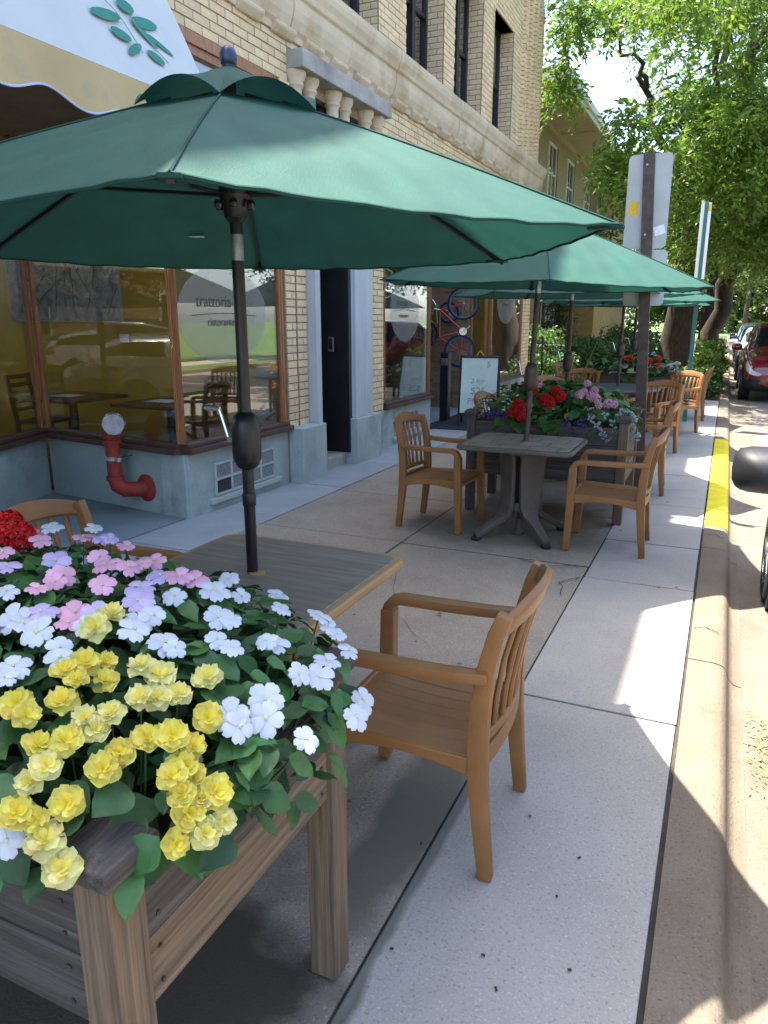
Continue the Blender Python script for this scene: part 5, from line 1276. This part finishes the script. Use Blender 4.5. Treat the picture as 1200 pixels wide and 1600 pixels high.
# ================================================================== CARS
def make_car(name, label, paint, loc, L=4.5, W=1.80, HT=1.62, hood=.95, cowl=1.25, roof0=2.0, roof1=3.7, rear=.95, facing=0, mirror=None, group='cars parked along the street', gl=.30):
    k = empty(name, (0, 0, 0), 0, label, 'car', group); w = W / 2; zb = .22
    belt = hood + .06
    st = [  # y, halfwidth factor, belt z, top z, is_cabin
        (0.00, .80, .62, .66, 0), (.10, .90, hood - .20, hood - .16, 0), (.38, .965, hood - .08, hood - .03, 0), (.85, .99, hood - .02, hood + .04, 0), (cowl, 1.0, belt - .02, hood + .09, 0),
        (roof0, 1.0, belt, HT - .03, 1), (roof0 + .12, 1.0, belt, HT - .01, 1), ((roof0 + roof1) / 2 - .04, 1.0, belt + .01, HT, 1), ((roof0 + roof1) / 2 + .04, 1.0, belt + .01, HT, 1), (roof1 - .1, 1.0, belt + .03, HT - .01, 1), (roof1, .99, belt + .04, HT - .03, 1),
        (L - .22, .97, belt + .05, belt + .10 if rear < .9 else HT - .22, 1), (L - .04, .93, belt, belt + .06 if rear < .9 else belt + .30, 0), (L, .88, .75, .80, 0)]
    rows = []
    for (y, f, bz, tz, cab) in st:
        ww = w * f; zl = zb + (.10 if y < .05 or y > L - .03 else 0)
        if cab: up_ = [(ww * .80 + .0, tz - .10), (ww * .68, tz - .015), (0, tz + .015)]
        else: up_ = [(ww * .82, bz + (tz - bz) * .55), (ww * .55, tz - .005), (0, tz + .015)]
        half = [(0, zl), (ww * .88, zl), (ww * .985, zl + .10), (ww, .52), (ww * .985, max(.56, bz - .16)), (ww * .955, bz)] + up_
        rows.append([(x, y, z) for x, z in half] + [(-x, y, z) for x, z in half[-2:0:-1]])
    n = len(rows[0]); vs = [p for r_ in rows for p in r_]; fs = []; mi = []
    for i in range(len(rows) - 1):
        cabA, cabB = st[i][4], st[i + 1][4]
        for j in range(n):
            jj = (j + 1) % n; fs.append((i * n + j, i * n + jj, (i + 1) * n + jj, (i + 1) * n + j))
            hj = j if j < 8 else (n - 1 - j); m = 0
            if hj == 5 and cabA and cabB and i not in (7,) and (i + 1) < len(rows) - 2: m = 1
            if hj in (6, 7) and i == 4: m = 1
            if hj in (6, 7) and i == 11 and rear >= .9: m = 1
            if hj in (6, 7) and i == 10 and rear < .9: m = 1
            if hj in (0, 1): m = 2
            if hj in (2,) and (i < 2 or i > 10): m = 2
            if hj == 4 and i in (0, 1): m = 3
            if hj == 4 and i == 11: m = 4
            mi.append(m)
    fs.append(tuple(range(n - 1, -1, -1))); mi.append(0); fs.append(tuple((len(rows) - 1) * n + j for j in range(n))); mi.append(0)
    me = bpy.data.meshes.new('tmp'); me.from_pydata(vs, [], fs); me.polygons.foreach_set('material_index', mi)
    for q in range(5): me.materials.append(MT[paint])
    ob = bpy.data.objects.new('tmp', me); COL.objects.link(ob); md = ob.modifiers.new('s', 'SUBSURF'); md.levels = 2; md.render_levels = 2
    dg = bpy.context.evaluated_depsgraph_get(); ev = bpy.data.meshes.new_from_object(ob.evaluated_get(dg)); bpy.data.objects.remove(ob)
    nv = len(ev.vertices); V = np.empty(nv * 3, np.float32); ev.vertices.foreach_get('co', V); V = V.reshape(-1, 3)
    F = np.array([list(p.vertices) for p in ev.polygons]); MI = np.array([p.material_index for p in ev.polygons])
    for q, (nm, mm) in enumerate((('body', paint), ('windows', 'car_glass'), ('lower_trim', 'car_trim'), ('headlights', 'lens_clear'), ('tail_lights', 'lens_red'))):
        sel = F[MI == q]
        if len(sel) == 0: continue
        if q in (3, 4, 1):      # separate left and right pieces
            cxs = V[sel].mean(1)[:, 0]
            cys = V[sel].mean(1)[:, 1]
            grp = [sel[cxs > 0], sel[cxs <= 0]] if q != 1 else [sel[(cys < roof0)], sel[(cys >= roof0) & (cxs > 0) & (cys < roof1)], sel[(cys >= roof0) & (cxs <= 0) & (cys < roof1)], sel[cys >= roof1]]
            nm = {3: 'headlight', 4: 'tail_light', 1: 'window'}[q]
        else: grp = [sel]
        for g in grp:
            if len(g) == 0: continue
            u, inv = np.unique(g, return_inverse=True); m2 = np_mesh(nm, V[u], inv.reshape(g.shape), [mm], smooth=True)
            o = bpy.data.objects.new(nm, m2); COL.objects.link(o); o.parent = k
    # grille, number plate recess, door lines
    b = MB()
    for i in range(3): b.box(-.42, .42, .015 - .02 * 0, .06, .70 + i * .045 - .0, .722 + i * .045)
    b.build('grille', 'chrome', k, bevel=.004, seg=1)
    b = MB(); b.box(-.30, .30, -.012, .05, .40, .52); b.build('intake', 'car_trim', k, bevel=.01)
    for y in (.82, L - .85):
        for s in (-1, 1):
            x = s * (w - .005); a = MB(); a.lathe([(.395, -.01), (.395, .012)], (x, y, .33), axis='x', n=32); a.build('wheel_arch', 'car_trim', k, smooth=30)
            t = MB(); pr = [(.21, -.19), (.30, -.20), (.325, -.18), (.33, -.06), (.33, .0), (.322, .02), (.30, .03), (.225, .026)]
            if s < 0: pr = [(r_, -h) for r_, h in pr][::-1]
            t.lathe(pr, (x, y, .33), axis='x', n=36); wv = t.build('wheel', 'rubber', k, smooth=35)
            rm_ = MB(); c0 = x + s * .018; rm_.lathe([(.225, -.02 * s), (.225, 0.004 * s), (.205, .010 * s), (.20, -.012 * s)] if s > 0 else [(.20, .012), (.205, -.010), (.225, -.004), (.225, .02)], (c0, y, .33), axis='x', n=30)
            for q in range(5):
                a_ = 2 * PI * q / 5; u = Vector((0, math.cos(a_), math.sin(a_))); rm_.obox(Vector((c0, y, .33)) + u * .115, u * .095, Vector((0, -math.sin(a_), math.cos(a_))) * .03, Vector((.010, 0, 0)))
            rm_.lathe([(.05, -.012), (.05, .012)], (c0 + s * .004, y, .33), axis='x', n=14); rm_.build('rim', 'chrome', wv, smooth=30)
    my = cowl + .42
    for s in (-1, 1):
        b = MB(); hw_, hh = (.115, .075) if mirror is None else mirror
        cx_ = s * (w + (.02 if mirror is None else .045) + hw_)
        prof = [(0, .25), (.02, .62), (.055, .86), (.10, .98), (.14, 1.0), (.155, .96)]
        vs = []; fs = []; n_ = 20
        for (yy_, sc) in prof:
            for j in range(n_):
                a = 2 * PI * j / n_; e = .55
                vs.append((cx_ + hw_ * sc * math.copysign(abs(math.cos(a)) ** e, math.cos(a)), my - .08 + yy_ * 1.0, belt + .03 + hh * .6 + hh * (sc if sc > .3 else sc) * math.copysign(abs(math.sin(a)) ** e, math.sin(a))))
        for i in range(len(prof) - 1):
            for j in range(n_): fs.append((i * n_ + j, i * n_ + (j + 1) % n_, (i + 1) * n_ + (j + 1) % n_, (i + 1) * n_ + j))
        fs.append(tuple(range(n_))); fs.append(tuple((len(prof) - 1) * n_ + j for j in range(n_)))
        b.add(vs, fs); b.obox((s * (w - .01), my, belt + .02), (.09, 0, 0), (0, .035, 0), (0, 0, .025)); mo = b.build('mirror', 'car_trim' if mirror else paint, k, smooth=50)
        b = MB(); b.box(cx_ - hw_ * .85, cx_ + hw_ * .85, my + .0765, my + .080, belt + .03 + hh * .6 - hh * .85, belt + .03 + hh * .6 + hh * .85); b.build('mirror_glass', 'chrome', mo)
        for yh in ((roof0 + roof1) / 2 - .28, roof1 - .25):
            b = MB(); b.box(s * w - .006, s * w + .022, yh - .09, yh, belt - .17, belt - .14); b.build('door_handle', paint, k, bevel=.006)
        b = MB(); b.box(s * (w + .006) - .012, s * (w + .006) + .012, 1.25, L - 1.3, .50, .55); b.build('side_moulding', 'car_trim', k, bevel=.008)
        for yd in (cowl + .05, (roof0 + roof1) / 2, roof1 + .05):
            b = MB(); b.box(s * (w + .0) - .004, s * (w + .0) + .0035, yd - .004, yd + .004, .36, belt - .10); b.build('door_gap', 'car_trim', k)
    b = MB(); b.box(-.26, .26, -.03, -.02, .50, .61); b.build('number_plate', 'paper_white', k)
    k.location = loc; k.rotation_euler.z = facing; return k
ZR = -.118
make_car('parked_car', 'silver car whose black door mirror reaches over the gutter beside the near armchair', 'paint_silver', (1.265, 1.50, ZR), W=1.76, L=4.35, HT=1.50, mirror=(.135, .092), hood=1.0)
make_car('parked_car', 'dark red car parked past the yellow kerb, headlight facing the sidewalk tables', 'paint_red', (1.30, 17.6, ZR), L=4.7, W=1.88, HT=1.70, hood=.98)
make_car('parked_car', 'silver grey car parked directly behind the dark red car', 'paint_white', (1.22, 23.6, ZR), L=4.6, W=1.8, HT=1.55)
make_car('parked_car', 'blue car parked third in the row under the trees', 'paint_blue', (1.22, 29.3, ZR), L=4.6, W=1.8, HT=1.55)
make_car('parked_car', 'dark car parked fourth in the row under the trees', 'paint_dark', (1.22, 36, ZR), L=4.6, W=1.8, HT=1.6)
make_car('parked_car', 'dark sport utility car parked across the street, mirrored in the shop glass', 'paint_dark', (7.15, 9.2, ZR), L=4.8, W=1.9, HT=1.78, hood=1.05, facing=PI)
make_car('parked_car', 'dark grey car with red tail lights parked across the street, mirrored in the shop glass', 'paint_dark', (7.2, 15.2, ZR), L=4.6, W=1.82, HT=1.5, facing=PI)
make_car('parked_car', 'white car parked across the street behind the camera', 'paint_white', (7.2, 2.6, ZR), L=4.6, W=1.82, HT=1.5, facing=PI)

# ================================================================== TREES AND SHRUBS
def leaf_cloud(clusters, nspr, nleaf, L, W, seed, droop=.8, spr=.28, nz_up=.5):
    """clusters: (centre, radius xyz). Each sprig is a drooping string of leaflets; returns quads."""
    g = np.random.default_rng(seed); Vs = []
    for (c, rad) in clusters:
        k = nspr; d = g.normal(size=(k, 3)); d /= np.linalg.norm(d, axis=1)[:, None]; rr = g.random(k) ** .45
        base_ = np.array(c) + d * rr[:, None] * np.array(rad)
        out = d * np.array([1, 1, .3]) + g.normal(size=(k, 3)) * .5; out[:, 2] -= droop * g.random(k) * .9; out /= np.linalg.norm(out, axis=1)[:, None]
        for i in range(nleaf):
            t = (i + .5) / nleaf; p = base_ + out * (spr * t); p[:, 2] -= droop * spr * t * t * .6
            side = np.cross(out, np.array([0, 0, 1.]) + g.normal(size=(k, 3)) * .3); side /= np.linalg.norm(side, axis=1)[:, None] + 1e-6
            if i % 2: side = -side
            ldir = side * .8 + out * .6 + g.normal(size=(k, 3)) * .25; ldir[:, 2] -= .25 * droop; ldir /= np.linalg.norm(ldir, axis=1)[:, None]
            nn = np.cross(ldir, out) + g.normal(size=(k, 3)) * .4; nn /= np.linalg.norm(nn, axis=1)[:, None] + 1e-6
            wv = np.cross(nn, ldir); s = g.uniform(.7, 1.3, (k, 1))
            Vs.append(np.stack([p, p + ldir * L * .5 * s + wv * W * s, p + ldir * L * s, p + ldir * L * .5 * s - wv * W * s], 1))
    V = np.concatenate(Vs).reshape(-1, 3); F = np.arange(len(V)).reshape(-1, 4); return V, F
def limb(b, p0, p1, r0, r1, seed, n=7, wob=.12):
    rr = random.Random(seed); p0, p1 = Vector(p0), Vector(p1); L = (p1 - p0).length; pts = []
    for i in range(n + 1):
        t = i / n; p = p0.lerp(p1, t); e = wob * L * math.sin(PI * t) * .5
        pts.append(p + Vector((rr.uniform(-e, e), rr.uniform(-e, e), rr.uniform(-e, e) * .4)))
    b.tube(pts, [r0 + (r1 - r0) * (i / n) ** .8 for i in range(n + 1)], 10); return pts
def make_tree(label, loc, trunk_top, limbs, clusters, nspr, nleaf, L, W, seed, r0=.35, leafm='leaf_tree', droop=.8, spr=.3, group='street trees', forks=None):
    t = empty('street_tree', loc, 0, label, 'tree', group); lo = Vector(loc)
    b = MB(); fl = [lo + Vector((0, 0, -.1)), lo + Vector((0, 0, .15)), lo + Vector((0, 0, .6))]
    tt = Vector(trunk_top)
    pts = [lo + Vector((0, 0, -.1)), lo + Vector((0, 0, .25)), lo.lerp(tt, .25), lo.lerp(tt, .6), tt]
    b.tube(pts, [r0 * 1.45, r0 * 1.08, r0, r0 * .85, r0 * .62], 16)
    if forks:
        for (q0, q1, ra, rb) in forks: limb(b, q0, q1, ra, rb, seed)
    for i, (p0, p1, ra, rb) in enumerate(limbs): limb(b, p0, p1, ra, rb, seed + i)
    b.build('trunk', 'bark', t, smooth=60)
    V, F = leaf_cloud(clusters, nspr, nleaf, L, W, seed, droop, spr); V = V - np.array(loc)
    me = np_mesh('crown', V, F, [leafm]); o = bpy.data.objects.new('crown', me); COL.objects.link(o); o.parent = t; tag(o, kind='stuff')
    return t
def crown_clusters(c, rad, n, seed, cr=(.7, 1.2), inner=.45, flat=.7, keep=None):
    g = random.Random(seed); out = []
    while len(out) < n:
        d = Vector((g.gauss(0, 1), g.gauss(0, 1), g.gauss(0, 1))).normalized(); k = g.uniform(inner, 1.0)
        p = Vector(c) + Vector((d.x * rad[0], d.y * rad[1], d.z * rad[2])) * k
        if keep and not keep(p): continue
        q = g.uniform(*cr); out.append((tuple(p), (q, q, q * flat)))
    return out
# the big honey locust past the tables
LX, LY = -1.45, 24.0
_gr = random.Random(77)
def gap(p):
    q = proj(p)
    if ((q[0] - 985) / 75) ** 2 + ((q[1] - 165) / 95) ** 2 < 1: return False
    if q[0] < 945 and q[1] > 30: return _gr.random() < .06
    if q[0] < 1010 and q[1] < 260: return _gr.random() < .45
    return True
cl = crown_clusters((.2, 21.5, 7.6), (5.4, 7.5, 4.6), 150, 21, (.45, .95), keep=lambda p: p.z > 3.0 and gap(p))
cl += crown_clusters((.6, 19.5, 4.6), (2.2, 3.0, 1.9), 34, 22, (.4, .8), keep=lambda p: p.z > 2.7 and p.x > -1.4 and gap(p))
cl += [((-3.55, 16.6, 6.3), (.18, .3, .55)), ((-3.5, 16.4, 7.3), (.3, .5, .5)), ((-2.5, 16.6, 4.75), (.3, .4, .3)), ((-2.2, 16.6, 5.5), (.3, .4, .25)), ((-2.9, 16.6, 7.5), (.5, .6, .4)), ((-1.75, 16.2, 4.1), (.45, .5, .4)), ((-2.0, 16.4, 4.5), (.35, .4, .35)), ((-1.9, 15.8, 7.2), (.6, .7, .4)), ((-.9, 15.6, 7.2), (.7, .8, .5))]
make_tree('large honey locust with drooping feathery foliage beside the kerb', (LX, LY, 0), (-1.0, 23.2, 4.3),
          [((-1.0, 23.2, 4.2), (-.2, 22.4, 8.6), .26, .10), ((-1.0, 23.2, 3.9), (-2.6, 20.2, 7.2), .20, .06), ((-.9, 23.2, 4.1), (1.9, 22, 7.6), .18, .06), ((-.95, 23.2, 4.2), (-.8, 19.0, 7.4), .15, .05), ((-2.4, 20.5, 7.0), (-2.6, 16.0, 6.9), .07, .02), ((-.3, 22.6, 7.0), (-1.6, 24, 10.6), .14, .05), ((-.2, 22.5, 8), (1.4, 20, 10.5), .12, .04), ((-.7, 20, 6.9), (.8, 17.2, 6.6), .07, .02)],
          cl, 62, 12, .15, .030, 31, r0=.46, droop=.95, spr=.45, forks=[((LX + .95, LY + .5, -.05), (-.1, 23.9, 4.6), .30, .2), ((-.1, 23.9, 4.5), (.9, 22.5, 8.5), .18, .06)])
for i, (x, y, s, lab) in enumerate(((-.9, 34, 1.0, 'second street tree along the kerb behind the honey locust'), (-.8, 46, 1.1, 'third street tree along the kerb, pale green'), (9.2, 30, 1.0, 'street tree across the road beyond the parked cars'), (9.2, 46, 1.1, 'far street tree across the road'), (4.5, 80, 1.6, 'large pale tree closing the far end of the street'), (-1.6, 60, 1.3, 'fourth street tree along the kerb, far and pale'), (1.5, 92, 1.7, 'far tree at the end of the road, left of the large pale one'))):
    c = crown_clusters((x, y, 6.8 * s), (4.2 * s, 4.2 * s, 3.8 * s), 70, 40 + i, (.8, 1.5))
    make_tree(lab, (x, y, 0), (x + .2, y, 4 * s), [((x + .2, y, 3.9 * s), (x - 1.8, y - 1, 7 * s), .14, .05), ((x + .2, y, 3.9 * s), (x + 1.7, y + .5, 7.4 * s), .14, .05), ((x + .2, y, 3.9 * s), (x + .3, y - 1, 9 * s), .14, .05)], c, 40, 7, .20, .06, 50 + i, r0=.28, leafm='leaf_tree_far', droop=.5, spr=.5)
# trees mirrored in the shop glass
for i, (x, y, lab) in enumerate(((9.3, 5.0, 'street tree across the road facing the middle shop'), (9.2, 13.5, 'street tree across the road facing the alcove'), (9.4, -4.5, 'street tree across the road behind the camera'))):
    c = crown_clusters((x, y, 4.6), (2.2, 2.5, 1.8), 34, 60 + i, (.6, 1.1))
    make_tree(lab, (x, y, 0), (x + .1, y, 3.4), [((x + .1, y, 3.3), (x - 1.4, y - 1, 5.6), .12, .05), ((x + .1, y, 3.3), (x + 1.3, y + .8, 5.8), .12, .05)], c, 40, 6, .20, .07, 70 + i, r0=.2, leafm='leaf_tree_far', droop=.5, spr=.5)
def shrub(name, label, c, rad, n, L, W, m, seed, group=None, flat=.9, cat='shrub', stem=True):
    s = empty(name, (c[0], c[1], 0), 0, label, cat, group); g = np.random.default_rng(seed)
    d = g.normal(size=(n, 3)); d /= np.linalg.norm(d, axis=1)[:, None]; lump = 1 + .22 * np.sin(d[:, 0] * 7 + seed) * np.sin(d[:, 1] * 6 + 2 * seed) + .15 * np.sin(d[:, 2] * 9 + seed)
    p = np.array(c) + d * (g.random(n) ** .3 * lump)[:, None] * np.array(rad); p = p[p[:, 2] > .01]; k = len(p)
    nn = d[:k] + g.normal(size=(k, 3)) * .7 + np.array([0, 0, .5]); nn /= np.linalg.norm(nn, axis=1)[:, None]
    a = np.cross(nn, g.normal(size=(k, 3))); a /= np.linalg.norm(a, axis=1)[:, None] + 1e-6; b_ = np.cross(nn, a); sz = g.uniform(.6, 1.3, (k, 1))
    V = np.stack([p - a * L * sz, p + b_ * W * sz, p + a * L * sz, p - b_ * W * sz], 1).reshape(-1, 3) - np.array([c[0], c[1], 0])
    me = np_mesh('foliage', V, np.arange(len(V)).reshape(-1, 4), [m]); o = bpy.data.objects.new('foliage', me); COL.objects.link(o); o.parent = s; tag(o, kind='stuff')
    if stem:
        b = MB(); rr = random.Random(seed)
        for i in range(5): b.tube([(c[0], c[1], 0), (c[0] + rr.uniform(-.5, .5) * rad[0], c[1] + rr.uniform(-.5, .5) * rad[1], c[2] + rad[2] * .4)], [.02, .008], 5)
        b.build('stem', 'bark', s)
    return s
GS = 'shrubs in the front yards'
shrub('leafy_shrub', 'bright sunlit shrub behind the iron fence', (-4.35, 18.2, .62), (.95, .9, .80), 7000, .05, .03, 'leaf_shrub', 1, GS)
shrub('leafy_shrub', 'small bright shrub at the foot of the iron fence', (-3.75, 17.4, .35), (.55, .5, .5), 2200, .045, .028, 'leaf_shrub', 2, GS)
shrub('clipped_hedge', 'dark green hedge before the far brick house', (-3.7, 21.8, .5), (1.25, 1.0, .68), 6500, .06, .025, 'leaf_hedge', 3, GS)
shrub('clipped_hedge', 'tall dark hedge beyond the round table umbrella', (-3.2, 25.5, .55), (1.3, 1.5, .75), 6500, .06, .025, 'leaf_hedge', 4, GS)
shrub('clipped_hedge', 'low green hedge far along the house front', (-3.4, 31, .6), (1.2, 2.5, .8), 5000, .08, .035, 'leaf_hedge', 5, GS)
shrub('kerb_plant', 'yellow green plant at the foot of the honey locust by the kerb', (-.42, 18.7, .38), (.42, .6, .48), 2600, .05, .03, 'leaf_lime', 6, GS)
shrub('kerb_plant', 'dark low plant at the end of the sidewalk by the kerb', (-.62, 17.4, .2), (.50, .5, .34), 2200, .05, .03, 'leaf_hedge', 7, GS)
shrub('kerb_plant', 'bright plant beyond the honey locust trunk by the kerb', (-.35, 21.4, .5), (.4, .8, .62), 2600, .055, .035, 'leaf_lime', 8, GS)
shrub('kerb_plant', 'green plant between the locust trunk and the second tree', (-.5, 28, .5), (.45, 1.0, .6), 2200, .06, .035, 'leaf_shrub', 9, GS)
av = empty('columnar_conifer', (-4.55, 22.3, 0), 0, 'dark narrow conifer standing against the far house wall', 'tree')
cc = []
for i in range(16):
    z = .5 + i * .19; q = .42 * (1 - (i / 17) ** 1.8) + .08
    for j in range(4): a = i * 1.3 + j * PI / 2; cc.append(((-4.55 + .45 * q * math.cos(a), 22.3 + .45 * q * math.sin(a), z), (q * .6, q * .6, .22)))
V, F = leaf_cloud(cc, 26, 4, .07, .02, 77, .1, .12); me = np_mesh('foliage', V - np.array([-4.55, 22.3, 0]), F, ['leaf_conifer']); o = bpy.data.objects.new('foliage', me); COL.objects.link(o); o.parent = av; tag(o, kind='stuff')
b = MB(); b.tube([(-4.55, 22.3, 0), (-4.55, 22.3, 2.6)], [.06, .02], 8); b.build('trunk', 'bark', av)
# iron fence before the side yard
fn = empty('iron_fence', (-3.6, 17.0, 0), 0, 'thin black iron fence beside the brick building', 'fence')
FX = lambda t: (-5.6 + 2.3 * t, 16.95 + .1 * t)
for z in (.15, 1.05): b = MB(); b.tube([(*FX(0), z), (*FX(1), z)], .012, 5); b.build('rail', 'black_metal', fn)
for i in range(24): t = i / 23; b = MB(); b.tube([(*FX(t), 0), (*FX(t), 1.16 if i % 6 else 1.25)], .007 if i % 6 else .018, 5); b.build('picket', 'black_metal', fn)

# ================================================================== FAR BRICK HOUSE
hs = empty('brick_house', (-5.4, 30, 0), 0, 'tan two storey brick house with wide eaves and white windows beyond the shop', 'house')
HX = -5.45; HY0, HY1, HZ = 20.4, 44.0, 7.15
b = MB(); b.box(-13, HX, HY0, HY1, .95, 3.55); b.build('lower_wall', 'brick_tex_tan', hs)
b = MB(); b.box(-13, HX + .03, HY0 - .03, HY1, -.1, .95); b.build('foundation', 'white_brick', hs)
b = MB(); b.box(-13, HX + .02, HY0 - .02, HY1, 3.55, 5.0); b.build('spandrel_wall', 'brick_tex_cream', hs)
b = MB(); b.box(-13, HX, HY0, HY1, 5.06, HZ); b.build('upper_wall', 'brick_tex_tan', hs)
b = MB(); b.box(-13, HX + .05, HY0 - .05, HY1, 5.0, 5.06); b.build('string_course', 'grey_stone', hs)
b = MB(); b.box(-13.5, HX + 1.25, HY0 - 1.0, HY1 + 1, HZ, HZ + .08); e = b.build('roof', 'stucco', hs)
b = MB(); b.box(HX + 1.25, HX + 1.30, HY0 - 1.0, HY1 + 1, HZ - .02, HZ + .24); b.box(HX + 1.30, HX + 1.36, HY0 - 1.0, HY1 + 1, HZ + .11, HZ + .30); b.box(-13.5, HX + 1.25, HY0 - 1.05, HY0 - 1.0, HZ - .02, HZ + .24); b.build('fascia', 'white_paint', e)
b = MB(); b.prism([(-13.5, HZ + .08), (HX + 1.25, HZ + .08), (-9, HZ + 1.0)], HY0 - 1, HY1 + 1, 'y'); b.build('roof_slope', 'roof_felt', e)
b = MB(); b.box(HX, HX + .12, HY0, HY1, HZ - .14, HZ - .001); b.build('eave_moulding', 'stucco', e)
for i in range(8):
    b = MB(); y = HY0 + 1.2 + i * 3.3; b.box(HX + .12, HX + 1.24, y, y + .10, HZ - .035, HZ - .001); b.build('soffit_batten', 'stucco', e)
def hwin(y0, y1, z0, z1):
    f = MB(); t = .07; x = HX
    f.box(x - .02, x + .05, y0, y0 + t, z0, z1); f.box(x - .02, x + .05, y1 - t, y1, z0, z1); f.box(x - .02, x + .05, y0 + t, y1 - t, z1 - t, z1); f.box(x - .02, x + .05, y0 + t, y1 - t, z0, z0 + t)
    f.box(x - .02, x + .035, y0 + t, y1 - t, (z0 + z1) / 2 - .025, (z0 + z1) / 2 + .025); f.box(x - .02, x + .03, (y0 + y1) / 2 - .02, (y0 + y1) / 2 + .02, z0 + t, z1 - t)
    w_ = f.build('window', 'white_paint', hs); g = MB(); g.box(x + .004, x + .012, y0 + t, y1 - t, z0 + t, z1 - t); g.build('pane', 'car_glass', w_)
    s = MB(); s.box(x, x + .10, y0 - .08, y1 + .08, z0 - .08, z0 - .002); s.build('sill', 'grey_stone', w_)
    s = MB(); s.box(x, x + .07, y1 + .0, y1 + .05, z0, z1); s.build('shutter', 'frame_dark', w_)
for (a, c) in ((21.2, 22.2), (23.8, 24.9), (26.6, 27.7), (30, 31.1), (33, 34.1)): hwin(a, c, 5.06 + .02, 6.75)
for (a, c) in ((20.9, 22.0), (23.2, 24.6), (25.0, 25.8)): hwin(a, c, 1.25, 3.1)
b = MB(); b.box(HX, HX + 1.3, 26.0, 34.0, 0, 3.2); b.build('porch', 'brick_tex_sunlit', hs)  # sunlit look of this part is in the brick colour
b = MB(); b.box(HX - .1, HX + 1.5, 25.9, 34.1, 3.2, 3.36); b.build('porch_roof', 'white_paint', hs)
# ================================================================== OTHER SIDE OF THE STREET
ob_ = empty('brick_house', (15, 8, 0), 0, 'tan brick apartment block across the street, mirrored in the shop glass', 'house')
b = MB(); b.box(14, 24, -14, 24, 0, 5.2); b.build('wall', 'brick_tex_red', ob_)
b = MB(); b.box(13.8, 24.2, -14.2, 24.2, 5.2, 5.45); b.build('parapet', 'limestone', ob_)
for i in range(9):
    for z in (1.0, 3.2):
        y = -11.5 + i * 4; f = MB(); f.box(13.95, 14.02, y, y + 1.5, z, z + 1.5); w_ = f.build('window', 'white_paint', ob_); g = MB(); g.box(13.93, 13.95, y + .08, y + 1.42, z + .08, z + 1.42); g.build('pane', 'car_glass', w_)
fw = crown_clusters((3, 118, 6), (26, 8, 6.5), 170, 90, (1.5, 3.0), keep=lambda p: p.z > .5)
V, F = leaf_cloud(fw, 60, 5, .55, .22, 91, .4, 1.0); me = np_mesh('far_wood', V, F, ['leaf_tree_far']); o = bpy.data.objects.new('far_wood', me); COL.objects.link(o)
tag(o, 'far mass of pale green trees closing the street', 'trees', kind='stuff')
# orange barrel-like thing and fallen leaves
cnx = empty('road_cone', (2.0, 41.5, ROADZ), 0, 'small orange road cone far along the parked cars', 'cone')
b = MB(); b.lathe([(.25, 0), (.25, .03), (.14, .05), (.03, .75), (.0, .75)], (2.0, 41.5, ROADZ), n=16); b.build('cone', 'cone_orange', cnx, smooth=30)
dl_ = MB(); rr = random.Random(9)
for i in range(420):
    x, y = .36 + rr.gauss(0, .07), 3.05 + rr.gauss(0, .17); a = rr.uniform(0, 6.28); l, w_ = rr.uniform(.006, .018), rr.uniform(.002, .004)
    if x < .245: continue
    z = -.113 + rr.uniform(.003, .012); dl_.add([(x - l * math.cos(a), y - l * math.sin(a), z), (x + w_ * math.sin(a), y - w_ * math.cos(a), z + .004), (x + l * math.cos(a), y + l * math.sin(a), z), (x - w_ * math.sin(a), y + w_ * math.cos(a), z + .004)], [(0, 1, 2, 3)])
tag(dl_.build('leaf_litter', 'dry_leaf', fixn=False), 'brown dry leaf litter lying in the gutter', 'leaf litter', kind='stuff')
for i, (px, py) in enumerate(((612, 1482), (658, 1318), (755, 1492), (870, 1400), (905, 1340), (775, 1545), (890, 1515), (650, 1002), (553, 960), (602, 965))):
    p = gnd(px, py, .004); b = MB(); a = i * 1.7; l, w_ = (.005, .0028)
    b.obox(p, (l * math.cos(a), l * math.sin(a), .001), (-w_ * math.sin(a), w_ * math.cos(a), .0), (0, 0, .0015))
    tag(b.build('twig_bit', 'bark', origin=tuple(p)), 'tiny dark bit of debris lying on the sidewalk slabs', 'debris', 'debris bits on the sidewalk')
